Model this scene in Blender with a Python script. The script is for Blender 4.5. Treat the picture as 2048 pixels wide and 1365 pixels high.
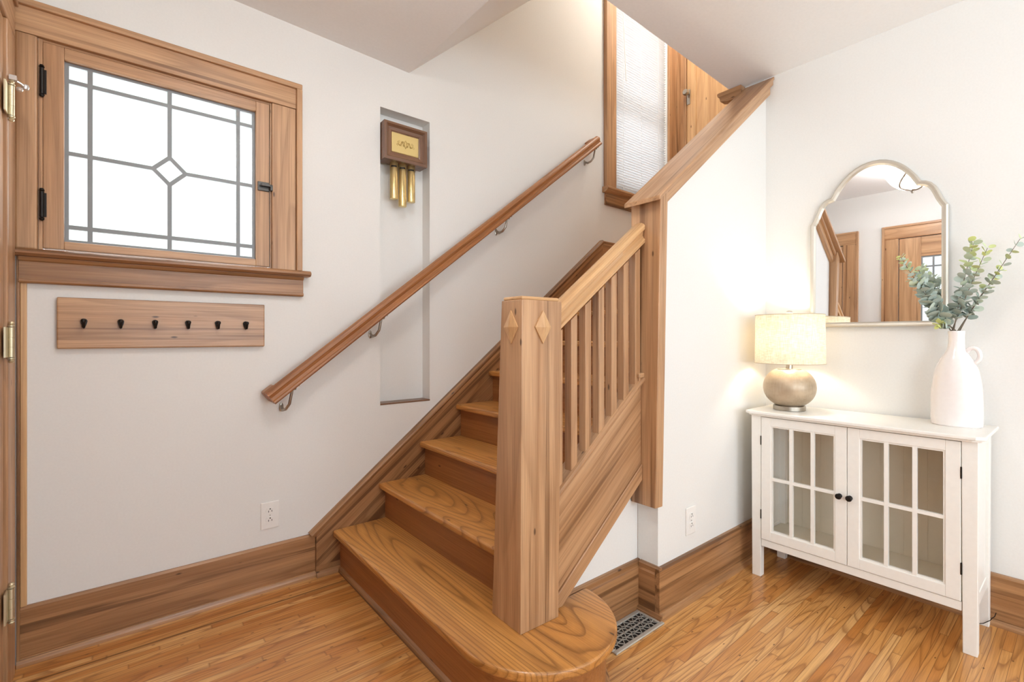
import bpy, bmesh, math, random
from mathutils import Vector, Matrix, Euler

random.seed(7)
for o in list(bpy.data.objects):
    bpy.data.objects.remove(o, do_unlink=True)
sc = bpy.context.scene
COL = sc.collection

# ------------------------------------------------------------------ camera
YAW = math.atan2(1172.0, 958.0)          # forward direction measured from +X towards +Y
cam_d = bpy.data.cameras.new('camera')
cam_d.sensor_width = 36.0
cam_d.lens = 958.0 / 2048.0 * 36.0
cam_d.shift_y = -9.5 / 2048.0
cam_d.clip_start = 0.02
cam = bpy.data.objects.new('camera', cam_d)
COL.objects.link(cam)
cam.location = (0, 0, 1.08)
cam.rotation_euler = (math.pi / 2, 0, YAW - math.pi / 2)
sc.camera = cam

# ------------------------------------------------------------------ world, lights, exposure
world = bpy.data.worlds.new('world')
sc.world = world
world.use_nodes = True
bg = world.node_tree.nodes['Background']
bg.inputs['Color'].default_value = (0.93, 0.97, 1.0, 1)
bg.inputs['Strength'].default_value = 1.35


def area_light(name, loc, rot, sx, sy, power, color):
    d = bpy.data.lights.new(name, 'AREA')
    d.shape = 'RECTANGLE'
    d.size, d.size_y, d.energy, d.color = sx, sy, power, color
    o = bpy.data.objects.new(name, d)
    COL.objects.link(o)
    o.location, o.rotation_euler = loc, rot
    return o


def point_light(name, loc, power, color, radius):
    d = bpy.data.lights.new(name, 'POINT')
    d.energy, d.color, d.shadow_soft_size = power, color, radius
    o = bpy.data.objects.new(name, d)
    COL.objects.link(o)
    o.location = loc
    return o


# added fill at invented hall windows; daylight at the leaded and landing windows
area_light('fill_back_window', (1.1, -3.25, 1.5), (math.radians(-90), 0, math.pi), 2.2, 1.8, 15, (0.80, 0.91, 1.0))
# added upward fill that lifts the ceiling, aimed in through the back window
area_light('fill_up_back', (1.1, -3.22, 1.2), (math.radians(-90 - 38), 0, math.pi), 2.0, 1.1, 56, (0.80, 0.91, 1.0))
area_light('fill_side_window', (-0.50, -1.75, 1.5), (math.radians(90), 0, math.radians(-90)), 1.6, 1.3, 17, (0.80, 0.91, 1.0))  # side fill added to even out the walls
area_light('fill_up_side', (-0.48, -1.75, 1.2), (math.radians(90 + 38), 0, math.radians(-90)), 1.5, 0.8, 46, (0.80, 0.91, 1.0))  # added upward fill for the ceiling from the side
area_light('daylight_leaded', (0.15, 2.60, 1.72), (math.radians(-90), 0, 0), 0.75, 0.7, 10, (0.95, 0.98, 1.0))
area_light('daylight_landing', (3.15, 2.62, 2.95), (math.radians(-90), 0, 0), 0.7, 1.5, 9, (0.95, 0.98, 1.0))
# the bulbs inside the ceiling bowl, throwing light up at the ceiling
point_light('ceiling_bowl_bulb', (0.46, 0.885, 2.305), 9, (0.95, 0.97, 1.0), 0.05)
# the bulb of the table lamp
point_light('table_lamp_bulb', (2.359, 0.890, 1.075), 4.0, (1.0, 0.93, 0.84), 0.03)
# warm fill added upstairs to brighten the stairwell
point_light('stairwell_fill', (2.95, 1.72, 3.93), 24, (1.0, 0.92, 0.82), 0.06)

sc.view_settings.view_transform = 'Standard'
sc.view_settings.look = 'None'
sc.view_settings.exposure = 0.13
sc.view_settings.gamma = 1.0
sc.view_settings.use_curve_mapping = False
sc.cycles.use_denoising = True
sc.cycles.max_bounces = 12
sc.cycles.diffuse_bounces = 8
sc.cycles.transparent_max_bounces = 24
sc.cycles.sample_clamp_indirect = 6.0


# ------------------------------------------------------------------ material helpers
def new_mat(name):
    m = bpy.data.materials.new(name)
    m.use_nodes = True
    nt = m.node_tree
    nt.nodes.clear()
    out = nt.nodes.new('ShaderNodeOutputMaterial')
    b = nt.nodes.new('ShaderNodeBsdfPrincipled')
    nt.links.new(b.outputs[0], out.inputs[0])
    return m, nt, b


def nd(nt, kind, **kw):
    n = nt.nodes.new(kind)
    for k, v in kw.items():
        setattr(n, k, v)
    return n


def L(nt, a, b):
    nt.links.new(a, b)


def val(nt, op, a, b=None):
    n = nd(nt, 'ShaderNodeMath', operation=op)
    for i, x in enumerate((a, b)):
        if x is None:
            continue
        if isinstance(x, (int, float)):
            n.inputs[i].default_value = x
        else:
            L(nt, x, n.inputs[i])
    return n.outputs[0]


def noise(nt, vec, scale=(1, 1, 1), detail=2.0, rough=0.5, dist=0.0):
    mp = nd(nt, 'ShaderNodeMapping')
    mp.inputs['Scale'].default_value = scale
    L(nt, vec, mp.inputs['Vector'])
    n = nd(nt, 'ShaderNodeTexNoise')
    n.inputs['Scale'].default_value = 1.0
    n.inputs['Detail'].default_value = detail
    n.inputs['Roughness'].default_value = rough
    n.inputs['Distortion'].default_value = dist
    L(nt, mp.outputs[0], n.inputs['Vector'])
    return n.outputs['Fac']


def ramp(nt, fac, stops):
    r = nd(nt, 'ShaderNodeValToRGB')
    e = r.color_ramp.elements
    while len(e) < len(stops):
        e.new(0.5)
    for i, (p, c) in enumerate(stops):
        e[i].position = p
        e[i].color = (c[0], c[1], c[2], 1) if not isinstance(c, (int, float)) else (c, c, c, 1)
    L(nt, fac, r.inputs[0])
    return r.outputs[0]


def mix(nt, fac, a, b, mode='MIX'):
    n = nd(nt, 'ShaderNodeMix', data_type='RGBA', blend_type=mode)
    for sock, x in ((n.inputs[0], fac), (n.inputs[6], a), (n.inputs[7], b)):
        if isinstance(x, (int, float)):
            sock.default_value = x
        elif isinstance(x, tuple):
            sock.default_value = (x[0], x[1], x[2], 1)
        else:
            L(nt, x, sock)
    return n.outputs[2]


def bump(nt, b, height, strength, distance=0.002):
    n = nd(nt, 'ShaderNodeBump')
    n.inputs['Strength'].default_value = strength
    n.inputs['Distance'].default_value = distance
    L(nt, height, n.inputs['Height'])
    L(nt, n.outputs[0], b.inputs['Normal'])


def S(r, g, b):
    """sRGB 0-255 to linear"""
    f = lambda c: (c / 255 / 12.92) if c / 255 <= 0.04045 else ((c / 255 + 0.055) / 1.055) ** 2.4
    return (f(r), f(g), f(b))


def flat(name, col, rough=0.5, metal=0.0, spec=0.5, bumpy=0.0, bscale=60.0, coat=0.0):
    m, nt, b = new_mat(name)
    b.inputs['Base Color'].default_value = (*col, 1)
    b.inputs['Roughness'].default_value = rough
    b.inputs['Metallic'].default_value = metal
    b.inputs['Specular IOR Level'].default_value = spec
    b.inputs['Coat Weight'].default_value = coat
    tc = nd(nt, 'ShaderNodeTexCoord')
    n = noise(nt, tc.outputs['Object'], (bscale,) * 3, 3)
    c2 = tuple(c * 0.93 for c in col)
    L(nt, mix(nt, n, col, c2), b.inputs['Base Color'])
    if bumpy:
        bump(nt, b, n, bumpy)
    return m


def wood(name, mid, dark, light, streak, ring=9.0, ring_amt=0.35, streak_at=0.60, rough=0.34, across=9.0, pore=0.35, coat=0.15, line=0.62, along=0.8):
    """board wood: reads the per-board 'grain' attribute (along, across, thickness)"""
    m, nt, b = new_mat(name)
    at = nd(nt, 'ShaderNodeAttribute', attribute_name='grain')
    v = at.outputs['Vector']
    broad = noise(nt, v, (0.55, across * 1.6, across * 1.6), 3, 0.55, 0.2)
    base = ramp(nt, broad, [(0.30, mid), (0.50, tuple((a + c) / 2 for a, c in zip(mid, light))), (0.70, light)])
    # cathedral rings: contour lines of a long stretched noise
    n1 = noise(nt, v, (along, across, across), 0.6, 0.4, 0.15)
    ph = val(nt, 'FRACT', val(nt, 'MULTIPLY', n1, ring))
    rg = ramp(nt, ph, [(0.0, 0.25), (line * 0.5, 0.0), (line, 0.25), (0.94, 1.0), (1.0, 0.25)])
    base = mix(nt, val(nt, 'MULTIPLY', rg, ring_amt), base, dark)
    # heartwood streaks, wide and narrow
    n2 = noise(nt, v, (0.40, across * 2.6, across * 2.6), 4, 0.6, 0.5)
    st = ramp(nt, n2, [(streak_at, 0.0), (streak_at + 0.09, 0.8), (1.0, 0.95)])
    base = mix(nt, st, base, streak)
    n4 = noise(nt, v, (0.8, across * 5.0, across * 5.0), 4, 0.62, 0.6)
    base = mix(nt, ramp(nt, n4, [(0.47, 0.0), (0.70, 0.42)]), base, dark)
    # pores / fibres
    n3 = noise(nt, v, (5.0, 230.0, 230.0), 2, 0.6)
    po = ramp(nt, n3, [(0.42, 0.0), (0.75, 1.0)])
    base = mix(nt, val(nt, 'MULTIPLY', po, pore), base, dark)
    # a few pin knots and nail holes
    mp = nd(nt, 'ShaderNodeMapping')
    mp.inputs['Scale'].default_value = (5, 14, 14)
    L(nt, v, mp.inputs['Vector'])
    vo = nd(nt, 'ShaderNodeTexVoronoi')
    vo.inputs['Scale'].default_value = 1.0
    L(nt, mp.outputs[0], vo.inputs['Vector'])
    base = mix(nt, ramp(nt, vo.outputs['Distance'], [(0.035, 0.85), (0.07, 0.0)]), base, tuple(c * 0.35 for c in dark))
    L(nt, base, b.inputs['Base Color'])
    rr = ramp(nt, n3, [(0.3, rough), (0.8, rough + 0.14)])
    L(nt, rr, b.inputs['Roughness'])
    b.inputs['Coat Weight'].default_value = coat
    b.inputs['Coat Roughness'].default_value = 0.22
    bump(nt, b, n3, 0.12, 0.001)
    return m


M = {}
M['wall'] = flat('wall_paint', (0.785, 0.78, 0.755), 0.75, bumpy=0.05, bscale=140, spec=0.25)
M['ceiling'] = flat('ceiling_paint', (0.83, 0.835, 0.835), 0.8, bumpy=0.03, bscale=90, spec=0.2)
M['trim'] = wood('trim_cypress', S(172, 127, 87), S(116, 77, 46), S(204, 164, 124), S(112, 74, 42), ring=6, ring_amt=0.32, streak_at=0.57)
M['base'] = wood('baseboard_wood', S(152, 106, 66), S(96, 60, 30), S(188, 142, 98), S(90, 56, 28), ring=6, ring_amt=0.42, streak_at=0.54)
M['pine'] = wood('pale_pine', S(198, 154, 106), S(156, 108, 64), S(218, 178, 130), S(170, 122, 76), ring=6, ring_amt=0.25, streak_at=0.64)
M['rail'] = wood('handrail_wood', S(158, 100, 54), S(98, 56, 24), S(180, 122, 74), S(116, 68, 32), ring=7, ring_amt=0.35, streak_at=0.60, across=20)
M['oak'] = wood('tread_oak', S(198, 136, 68), S(108, 62, 20), S(216, 158, 88), S(178, 114, 48), ring=38, ring_amt=0.66, streak_at=0.68, across=4.2, pore=0.30, rough=0.28, coat=0.3, line=0.72, along=0.55)
M['riser'] = wood('riser_wood', S(158, 102, 54), S(110, 64, 28), S(170, 112, 62), S(128, 76, 34), ring=4, ring_amt=0.22, streak_at=0.66)
M['walnut'] = wood('walnut', S(112, 78, 56), S(66, 44, 30), S(134, 98, 74), S(80, 54, 38), ring=6, ring_amt=0.3, across=22)
M['cabinet'] = flat('cabinet_paint', S(240, 238, 232), 0.38, spec=0.45, bumpy=0.02)
M['cab_inside'] = flat('cabinet_inside', S(226, 218, 200), 0.5)
M['plastic'] = flat('white_plastic', S(236, 234, 230), 0.35)
M['black'] = flat('antique_black', (0.018, 0.015, 0.013), 0.4, metal=0.6, spec=0.5)
M['iron'] = flat('dark_iron', (0.09, 0.085, 0.08), 0.32, metal=0.9)
M['slot'] = flat('dark_void', (0.012, 0.008, 0.006), 0.8)  # near-black colour stands for the shade inside small openings
M['brass'] = flat('brass', S(228, 206, 148), 0.30, metal=0.85, bscale=8)
M['brass_plate'] = flat('brass_plate', S(224, 200, 136), 0.5, metal=0.45, bscale=8)
M['brass_old'] = flat('aged_brass', S(214, 204, 174), 0.42, metal=0.8, bscale=30)
M['engrave'] = flat('engraving', S(168, 134, 66), 0.5, metal=0.7)
M['nickel'] = flat('satin_nickel', S(176, 168, 156), 0.32, metal=1.0)
M['champagne'] = flat('champagne_frame', S(206, 200, 188), 0.40, metal=0.7, bumpy=0.05, bscale=40)
M['lead'] = flat('lead_came', S(134, 138, 140), 0.5, metal=0.1)
M['chrome'] = flat('bright_chrome', S(226, 224, 222), 0.2, metal=0.6)
M['register'] = flat('register_nickel', S(188, 184, 176), 0.4, metal=0.45)
M['ceramic'] = flat('white_ceramic', S(240, 233, 230), 0.12, coat=0.6, spec=0.6)
M['wood_gap'] = flat('seam_dark', (0.05, 0.025, 0.012), 0.7)


def glass_mat(name, tint=(1, 1, 1), rough=0.0, fac=0.08, bumpy=0.0):
    m = bpy.data.materials.new(name)
    m.use_nodes = True
    nt = m.node_tree
    nt.nodes.clear()
    out = nd(nt, 'ShaderNodeOutputMaterial')
    tr = nd(nt, 'ShaderNodeBsdfTransparent')
    tr.inputs[0].default_value = (*tint, 1)
    gl = nd(nt, 'ShaderNodeBsdfGlossy')
    gl.inputs['Roughness'].default_value = rough
    lw = nd(nt, 'ShaderNodeLayerWeight')
    lw.inputs[0].default_value = 0.5
    fr = val(nt, 'ADD', val(nt, 'MULTIPLY', val(nt, 'POWER', lw.outputs['Facing'], 4.0), 0.5), 0.03)
    mx = nd(nt, 'ShaderNodeMixShader')
    L(nt, fr, mx.inputs[0])
    L(nt, tr.outputs[0], mx.inputs[1])
    L(nt, gl.outputs[0], mx.inputs[2])
    L(nt, mx.outputs[0], out.inputs[0])
    if bumpy:
        tc = nd(nt, 'ShaderNodeTexCoord')
        n = noise(nt, tc.outputs['Object'], (30, 30, 30), 2)
        bp = nd(nt, 'ShaderNodeBump')
        bp.inputs['Strength'].default_value = bumpy
        L(nt, n, bp.inputs['Height'])
        L(nt, bp.outputs[0], gl.inputs['Normal'])
    return m


M['glass'] = glass_mat('clear_glass')
M['leaded_glass'] = glass_mat('leaded_glass', (0.97, 0.99, 0.98), 0.02, bumpy=0.1)


def mirror_mat():
    m, nt, b = new_mat('mirror_silver')
    b.inputs['Base Color'].default_value = (0.90, 0.91, 0.93, 1)
    b.inputs['Metallic'].default_value = 1.0
    b.inputs['Roughness'].default_value = 0.01
    return m


M['mirror'] = mirror_mat()


def shade_mat():
    m = bpy.data.materials.new('linen_shade')
    m.use_nodes = True
    nt = m.node_tree
    nt.nodes.clear()
    out = nd(nt, 'ShaderNodeOutputMaterial')
    tc = nd(nt, 'ShaderNodeTexCoord')
    v = tc.outputs['Object']
    n1 = noise(nt, v, (40, 40, 420), 2)
    n2 = noise(nt, v, (420, 420, 30), 2)
    w = mix(nt, 0.5, n1, n2)
    c = ramp(nt, w, [(0.36, S(214, 204, 184)), (0.64, S(246, 240, 228))])
    df = nd(nt, 'ShaderNodeBsdfDiffuse')
    tl = nd(nt, 'ShaderNodeBsdfTranslucent')
    L(nt, c, df.inputs[0])
    L(nt, c, tl.inputs[0])
    mx = nd(nt, 'ShaderNodeMixShader')
    mx.inputs[0].default_value = 0.38
    L(nt, df.outputs[0], mx.inputs[1])
    L(nt, tl.outputs[0], mx.inputs[2])
    L(nt, mx.outputs[0], out.inputs[0])
    return m


M['shade'] = shade_mat()


def blind_mat():
    m = bpy.data.materials.new('blind_slat')
    m.use_nodes = True
    nt = m.node_tree
    nt.nodes.clear()
    out = nd(nt, 'ShaderNodeOutputMaterial')
    df = nd(nt, 'ShaderNodeBsdfDiffuse')
    tl = nd(nt, 'ShaderNodeBsdfTranslucent')
    df.inputs[0].default_value = (0.86, 0.87, 0.88, 1)
    tl.inputs[0].default_value = (0.86, 0.87, 0.88, 1)
    mx = nd(nt, 'ShaderNodeMixShader')
    mx.inputs[0].default_value = 0.14
    L(nt, df.outputs[0], mx.inputs[1])
    L(nt, tl.outputs[0], mx.inputs[2])
    L(nt, mx.outputs[0], out.inputs[0])
    return m


M['blind'] = blind_mat()


def emit_mat(name, col, strength):
    m, nt, b = new_mat(name)
    b.inputs['Base Color'].default_value = (*col, 1)
    b.inputs['Emission Color'].default_value = (*col, 1)
    b.inputs['Emission Strength'].default_value = strength
    b.inputs['Roughness'].default_value = 0.3
    return m


M['lit_glass'] = emit_mat('lit_alabaster_glass', (0.98, 0.97, 0.96), 24.0)
M['lit_bulb'] = emit_mat('lit_bulb', (1.0, 0.85, 0.62), 12.0)


def lamp_body_mat():
    m, nt, b = new_mat('brushed_taupe')
    tc = nd(nt, 'ShaderNodeTexCoord')
    v = tc.outputs['Object']
    n1 = noise(nt, v, (9, 9, 22), 3)
    n2 = noise(nt, v, (160, 160, 12), 2)
    c = ramp(nt, n1, [(0.3, S(146, 124, 98)), (0.7, S(186, 164, 138))])
    c = mix(nt, val(nt, 'MULTIPLY', n2, 0.5), c, S(196, 182, 160))
    L(nt, c, b.inputs['Base Color'])
    b.inputs['Roughness'].default_value = 0.38
    b.inputs['Metallic'].default_value = 0.25
    bump(nt, b, n2, 0.1, 0.001)
    return m


M['lamp_body'] = lamp_body_mat()


def leaf_mat():
    m, nt, b = new_mat('eucalyptus_leaf')
    at = nd(nt, 'ShaderNodeAttribute', attribute_name='grain')
    sx = nd(nt, 'ShaderNodeSeparateXYZ')
    L(nt, at.outputs['Vector'], sx.inputs[0])
    c = ramp(nt, sx.outputs[0], [(0.0, S(146, 158, 148)), (0.5, S(184, 196, 186)), (0.75, S(194, 206, 166)), (1.0, S(208, 216, 142))])
    L(nt, c, b.inputs['Base Color'])
    b.inputs['Roughness'].default_value = 0.65
    b.inputs['Specular IOR Level'].default_value = 0.3
    return m


M['leaf'] = leaf_mat()
M['stem'] = flat('eucalyptus_stem', S(112, 100, 84), 0.7)


def floor_mat():
    m, nt, b = new_mat('oak_strip_floor')
    geo = nd(nt, 'ShaderNodeNewGeometry')
    sep = nd(nt, 'ShaderNodeSeparateXYZ')
    L(nt, geo.outputs['Position'], sep.inputs[0])
    x, y = sep.outputs[0], sep.outputs[1]
    W = 0.0262
    row = val(nt, 'FLOOR', val(nt, 'DIVIDE', y, W))
    wn = nd(nt, 'ShaderNodeTexWhiteNoise', noise_dimensions='1D')
    L(nt, row, wn.inputs['W'])
    xo = val(nt, 'ADD', x, val(nt, 'MULTIPLY', wn.outputs['Value'], 5.0))
    BL = 1.05
    xi = val(nt, 'FLOOR', val(nt, 'DIVIDE', xo, BL))
    cb = nd(nt, 'ShaderNodeCombineXYZ')
    L(nt, row, cb.inputs[0])
    L(nt, xi, cb.inputs[1])
    w2 = nd(nt, 'ShaderNodeTexWhiteNoise', noise_dimensions='2D')
    L(nt, cb.outputs[0], w2.inputs['Vector'])
    seed = w2.outputs['Value']
    gv = nd(nt, 'ShaderNodeCombineXYZ')
    L(nt, val(nt, 'ADD', x, val(nt, 'MULTIPLY', seed, 37.0)), gv.inputs[0])
    L(nt, y, gv.inputs[1])
    L(nt, val(nt, 'MULTIPLY', seed, 91.0), gv.inputs[2])
    g = gv.outputs[0]
    base = ramp(nt, seed, [(0.0, S(190, 124, 60)), (0.35, S(206, 146, 80)), (0.7, S(214, 158, 92)), (1.0, S(224, 176, 114))])
    n1 = noise(nt, g, (1.1, 11, 1), 0.8, 0.4, 0.3)
    ph = val(nt, 'FRACT', val(nt, 'MULTIPLY', n1, 13.0))
    rg = ramp(nt, ph, [(0.0, 0.2), (0.35, 0.0), (0.68, 0.2), (0.93, 1.0), (1.0, 0.2)])
    base = mix(nt, val(nt, 'MULTIPLY', rg, 0.68), base, S(132, 78, 32))
    n3 = noise(nt, g, (6, 260, 1), 2, 0.6)
    po = ramp(nt, n3, [(0.42, 0.0), (0.75, 1.0)])
    base = mix(nt, val(nt, 'MULTIPLY', po, 0.42), base, S(128, 76, 32))
    # worn, darker patches
    n4 = noise(nt, geo.outputs['Position'], (1.6, 4.0, 1), 3, 0.55)
    wr = ramp(nt, n4, [(0.55, 0.0), (0.75, 0.45)])
    base = mix(nt, wr, base, S(160, 96, 40))
    # darker seam beside the wide border board along the left wall
    bd = ramp(nt, val(nt, 'ABSOLUTE', val(nt, 'SUBTRACT', y, 2.108)), [(0.0022, 0.85), (0.007, 0.0)])
    base = mix(nt, bd, base, S(84, 46, 18))
    # seams
    fy = val(nt, 'FRACT', val(nt, 'DIVIDE', y, W))
    dy = val(nt, 'ABSOLUTE', val(nt, 'SUBTRACT', fy, 0.5))
    sy = ramp(nt, dy, [(0.455, 0.0), (0.49, 0.75)])
    fx = val(nt, 'FRACT', val(nt, 'DIVIDE', xo, BL))
    dx = val(nt, 'ABSOLUTE', val(nt, 'SUBTRACT', fx, 0.5))
    sx = ramp(nt, dx, [(0.4972, 0.0), (0.4990, 0.5)])
    seam = val(nt, 'MAXIMUM', sy, sx)
    base = mix(nt, seam, base, S(112, 66, 28))
    # small dark nail holes and specks
    vo = nd(nt, 'ShaderNodeTexVoronoi')
    mp = nd(nt, 'ShaderNodeMapping')
    mp.inputs['Scale'].default_value = (11, 26, 1)
    L(nt, geo.outputs['Position'], mp.inputs['Vector'])
    L(nt, mp.outputs[0], vo.inputs['Vector'])
    vo.inputs['Scale'].default_value = 1.0
    sp = ramp(nt, vo.outputs['Distance'], [(0.05, 0.8), (0.085, 0.0)])
    base = mix(nt, sp, base, S(92, 54, 24))
    L(nt, base, b.inputs['Base Color'])
    b.inputs['Roughness'].default_value = 0.3
    b.inputs['Coat Weight'].default_value = 0.25
    b.inputs['Coat Roughness'].default_value = 0.18
    bump(nt, b, val(nt, 'SUBTRACT', 1.0, seam), 0.25, 0.001)
    return m


M['floor'] = floor_mat()

# ------------------------------------------------------------------ geometry helpers
WL = {}          # world location of every object
AX = {'x': Vector((1, 0, 0)), 'y': Vector((0, 1, 0)), 'z': Vector((0, 0, 1))}


class MB:
    def __init__(self):
        self.v, self.f, self.g, self.s = [], [], [], []

    def add(self, verts, faces, g='x', smooth=False, gval=None):
        n = len(self.v)
        if gval is not None:
            gs = [gval] * len(verts)
        else:
            d = (AX[g] if isinstance(g, str) else Vector(g)).normalized()
            a = Vector((0, 1, 0)) if abs(d.y) < 0.9 else Vector((0, 0, 1))
            e1 = d.cross(a).normalized()
            e2 = d.cross(e1)
            off = Vector((random.uniform(-20, 20), random.uniform(-20, 20), random.uniform(-20, 20)))
            gs = [Vector((Vector(p).dot(d), Vector(p).dot(e1), Vector(p).dot(e2))) + off for p in verts]
        self.v += [Vector(p) for p in verts]
        self.g += gs
        self.f += [tuple(i + n for i in fc) for fc in faces]
        self.s += [smooth] * len(faces)
        return self

    def hexa(self, p, g='x'):
        return self.add(p, [(0, 3, 2, 1), (4, 5, 6, 7), (0, 1, 5, 4), (1, 2, 6, 5), (2, 3, 7, 6), (3, 0, 4, 7)], g)

    def box(self, x0, x1, y0, y1, z0, z1, g='x'):
        return self.hexa([(x0, y0, z0), (x1, y0, z0), (x1, y1, z0), (x0, y1, z0),
                          (x0, y0, z1), (x1, y0, z1), (x1, y1, z1), (x0, y1, z1)], g)

    def prism(self, poly, axis, a0, a1, g='x', smooth=False):
        def p3(p, a):
            return {'x': (a, p[0], p[1]), 'y': (p[0], a, p[1]), 'z': (p[0], p[1], a)}[axis]
        n = len(poly)
        vs = [p3(p, a0) for p in poly] + [p3(p, a1) for p in poly]
        fs = [tuple(range(n)), tuple(range(n, 2 * n))]
        fs += [(i, (i + 1) % n, n + (i + 1) % n, n + i) for i in range(n)]
        return self.add(vs, fs, g, smooth)

    def lathe(self, cx, cy, prof, seg=32, sx=1.0, sy=1.0, g='z', smooth=True, gval=None):
        vs, fs = [], []
        n = len(prof)
        for k in range(seg):
            a = 2 * math.pi * k / seg
            for r, z in prof:
                vs.append((cx + r * sx * math.cos(a), cy + r * sy * math.sin(a), z))
        for k in range(seg):
            k2 = (k + 1) % seg
            for i in range(n - 1):
                fs.append((k * n + i, k2 * n + i, k2 * n + i + 1, k * n + i + 1))
        if prof[0][0] > 1e-6:
            fs.append(tuple(k * n for k in range(seg)))
        if prof[-1][0] > 1e-6:
            fs.append(tuple(k * n + n - 1 for k in range(seg)))
        return self.add(vs, fs, g, smooth, gval)

    def tube(self, path, r, seg=10, g='x', smooth=True, gval=None, closed=False):
        pts = [Vector(p) for p in path]
        n = len(pts)
        rs = r if isinstance(r, (list, tuple)) else [r] * n
        vs, fs = [], []
        up = None
        for i, p in enumerate(pts):
            a, c = pts[max(i - 1, 0)], pts[min(i + 1, n - 1)]
            if closed:
                a, c = pts[(i - 1) % n], pts[(i + 1) % n]
            t = (c - a).normalized()
            if up is None:
                up = t.orthogonal().normalized()
            up = (up - t * up.dot(t))
            up = up.normalized() if up.length > 1e-6 else t.orthogonal().normalized()
            s = t.cross(up)
            for k in range(seg):
                an = 2 * math.pi * k / seg
                vs.append(p + (up * math.cos(an) + s * math.sin(an)) * rs[i])
        m = n if closed else n - 1
        for i in range(m):
            j = (i + 1) % n
            for k in range(seg):
                k2 = (k + 1) % seg
                fs.append((i * seg + k, i * seg + k2, j * seg + k2, j * seg + k))
        if not closed:
            fs.append(tuple(range(seg)))
            fs.append(tuple((n - 1) * seg + k for k in range(seg)))
        return self.add(vs, fs, g, smooth, gval)

    def sweep(self, prof, p0, p1, side=(0, 1, 0), up=(0, 0, 1), g=None):
        """straight moulding: profile (s, u) carried from p0 to p1"""
        p0, p1, sd, u = Vector(p0), Vector(p1), Vector(side), Vector(up)
        n = len(prof)
        vs = [p0 + sd * a + u * b for a, b in prof] + [p1 + sd * a + u * b for a, b in prof]
        fs = [tuple(range(n)), tuple(range(n, 2 * n))] + [(i, (i + 1) % n, n + (i + 1) % n, n + i) for i in range(n)]
        return self.add(vs, fs, g or (p1 - p0))

    def build(self, name, mat, parent=None, bevel=0.0, loc=None, angle=40, bseg=2, gseg=None):
        me = bpy.data.meshes.new(name)
        if parent is not None:
            w = WL[parent]
        elif loc is not None:
            w = Vector(loc)
        else:
            xs, ys, zs = [[p[i] for p in self.v] for i in range(3)]
            w = Vector(((min(xs) + max(xs)) / 2, (min(ys) + max(ys)) / 2, min(zs)))
        me.from_pydata([p - w for p in self.v], [], self.f)
        at = me.attributes.new('grain', 'FLOAT_VECTOR', 'POINT')
        flat_ = [c for q in self.g for c in q]
        at.data.foreach_set('vector', flat_)
        bm = bmesh.new()
        bm.from_mesh(me)
        bmesh.ops.recalc_face_normals(bm, faces=bm.faces[:])
        bm.to_mesh(me)
        bm.free()
        if any(self.s):
            me.polygons.foreach_set('use_smooth', self.s)
            me.set_sharp_from_angle(angle=math.radians(angle))
        me.materials.append(M[mat] if isinstance(mat, str) else mat)
        me.update()
        o = bpy.data.objects.new(name, me)
        COL.objects.link(o)
        if parent is not None:
            o.parent = parent
        else:
            o.location = w
        WL[o] = w
        if bevel:
            md = o.modifiers.new('bevel', 'BEVEL')
            md.width, md.segments, md.limit_method, md.angle_limit = bevel, bseg, 'ANGLE', math.radians(35)
        return o


def thing(name, loc, label, cat, group=None, kind=None):
    o = bpy.data.objects.new(name, None)
    o.empty_display_size = 0.1
    COL.objects.link(o)
    o.location = loc
    WL[o] = Vector(loc)
    return tag(o, label, cat, group, kind)


def tag(o, label, cat=None, group=None, kind=None):
    o['label'] = label
    if cat:
        o['category'] = cat
    if group:
        o['group'] = group
    if kind:
        o['kind'] = kind
    return o


def struct(o, label, cat):
    return tag(o, label, cat, None, 'structure')


def zc(x):
    return 2.447 - 0.031 * (x - 0.8)


YL, XR, YM, XE, YB = 2.245, 2.55, 1.073, -0.28, -3.0

# ------------------------------------------------------------------ floor
b = MB()
b.box(XE - 0.14, XR + 0.14, YB - 0.14, YL + 0.14, -0.08, 0.0)
struct(b.build('floor', 'floor', loc=(0, 0, 0)), 'honey oak strip floor of narrow boards', 'floor')


# ------------------------------------------------------------------ walls
def wall_cells(b, axis, a_cuts, z_cuts, holes, t0, t1):
    """a wall of boxes around rectangular holes; axis x: runs along X, thickness t0..t1 in Y"""
    for i in range(len(a_cuts) - 1):
        for j in range(len(z_cuts) - 1):
            ca, cz = (a_cuts[i] + a_cuts[i + 1]) / 2, (z_cuts[j] + z_cuts[j + 1]) / 2
            if any(h[0] < ca < h[1] and h[2] < cz < h[3] for h in holes):
                continue
            if axis == 'x':
                b.box(a_cuts[i], a_cuts[i + 1], t0, t1, z_cuts[j], z_cuts[j + 1])
            else:
                b.box(t0, t1, a_cuts[i], a_cuts[i + 1], z_cuts[j], z_cuts[j + 1])


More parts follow.
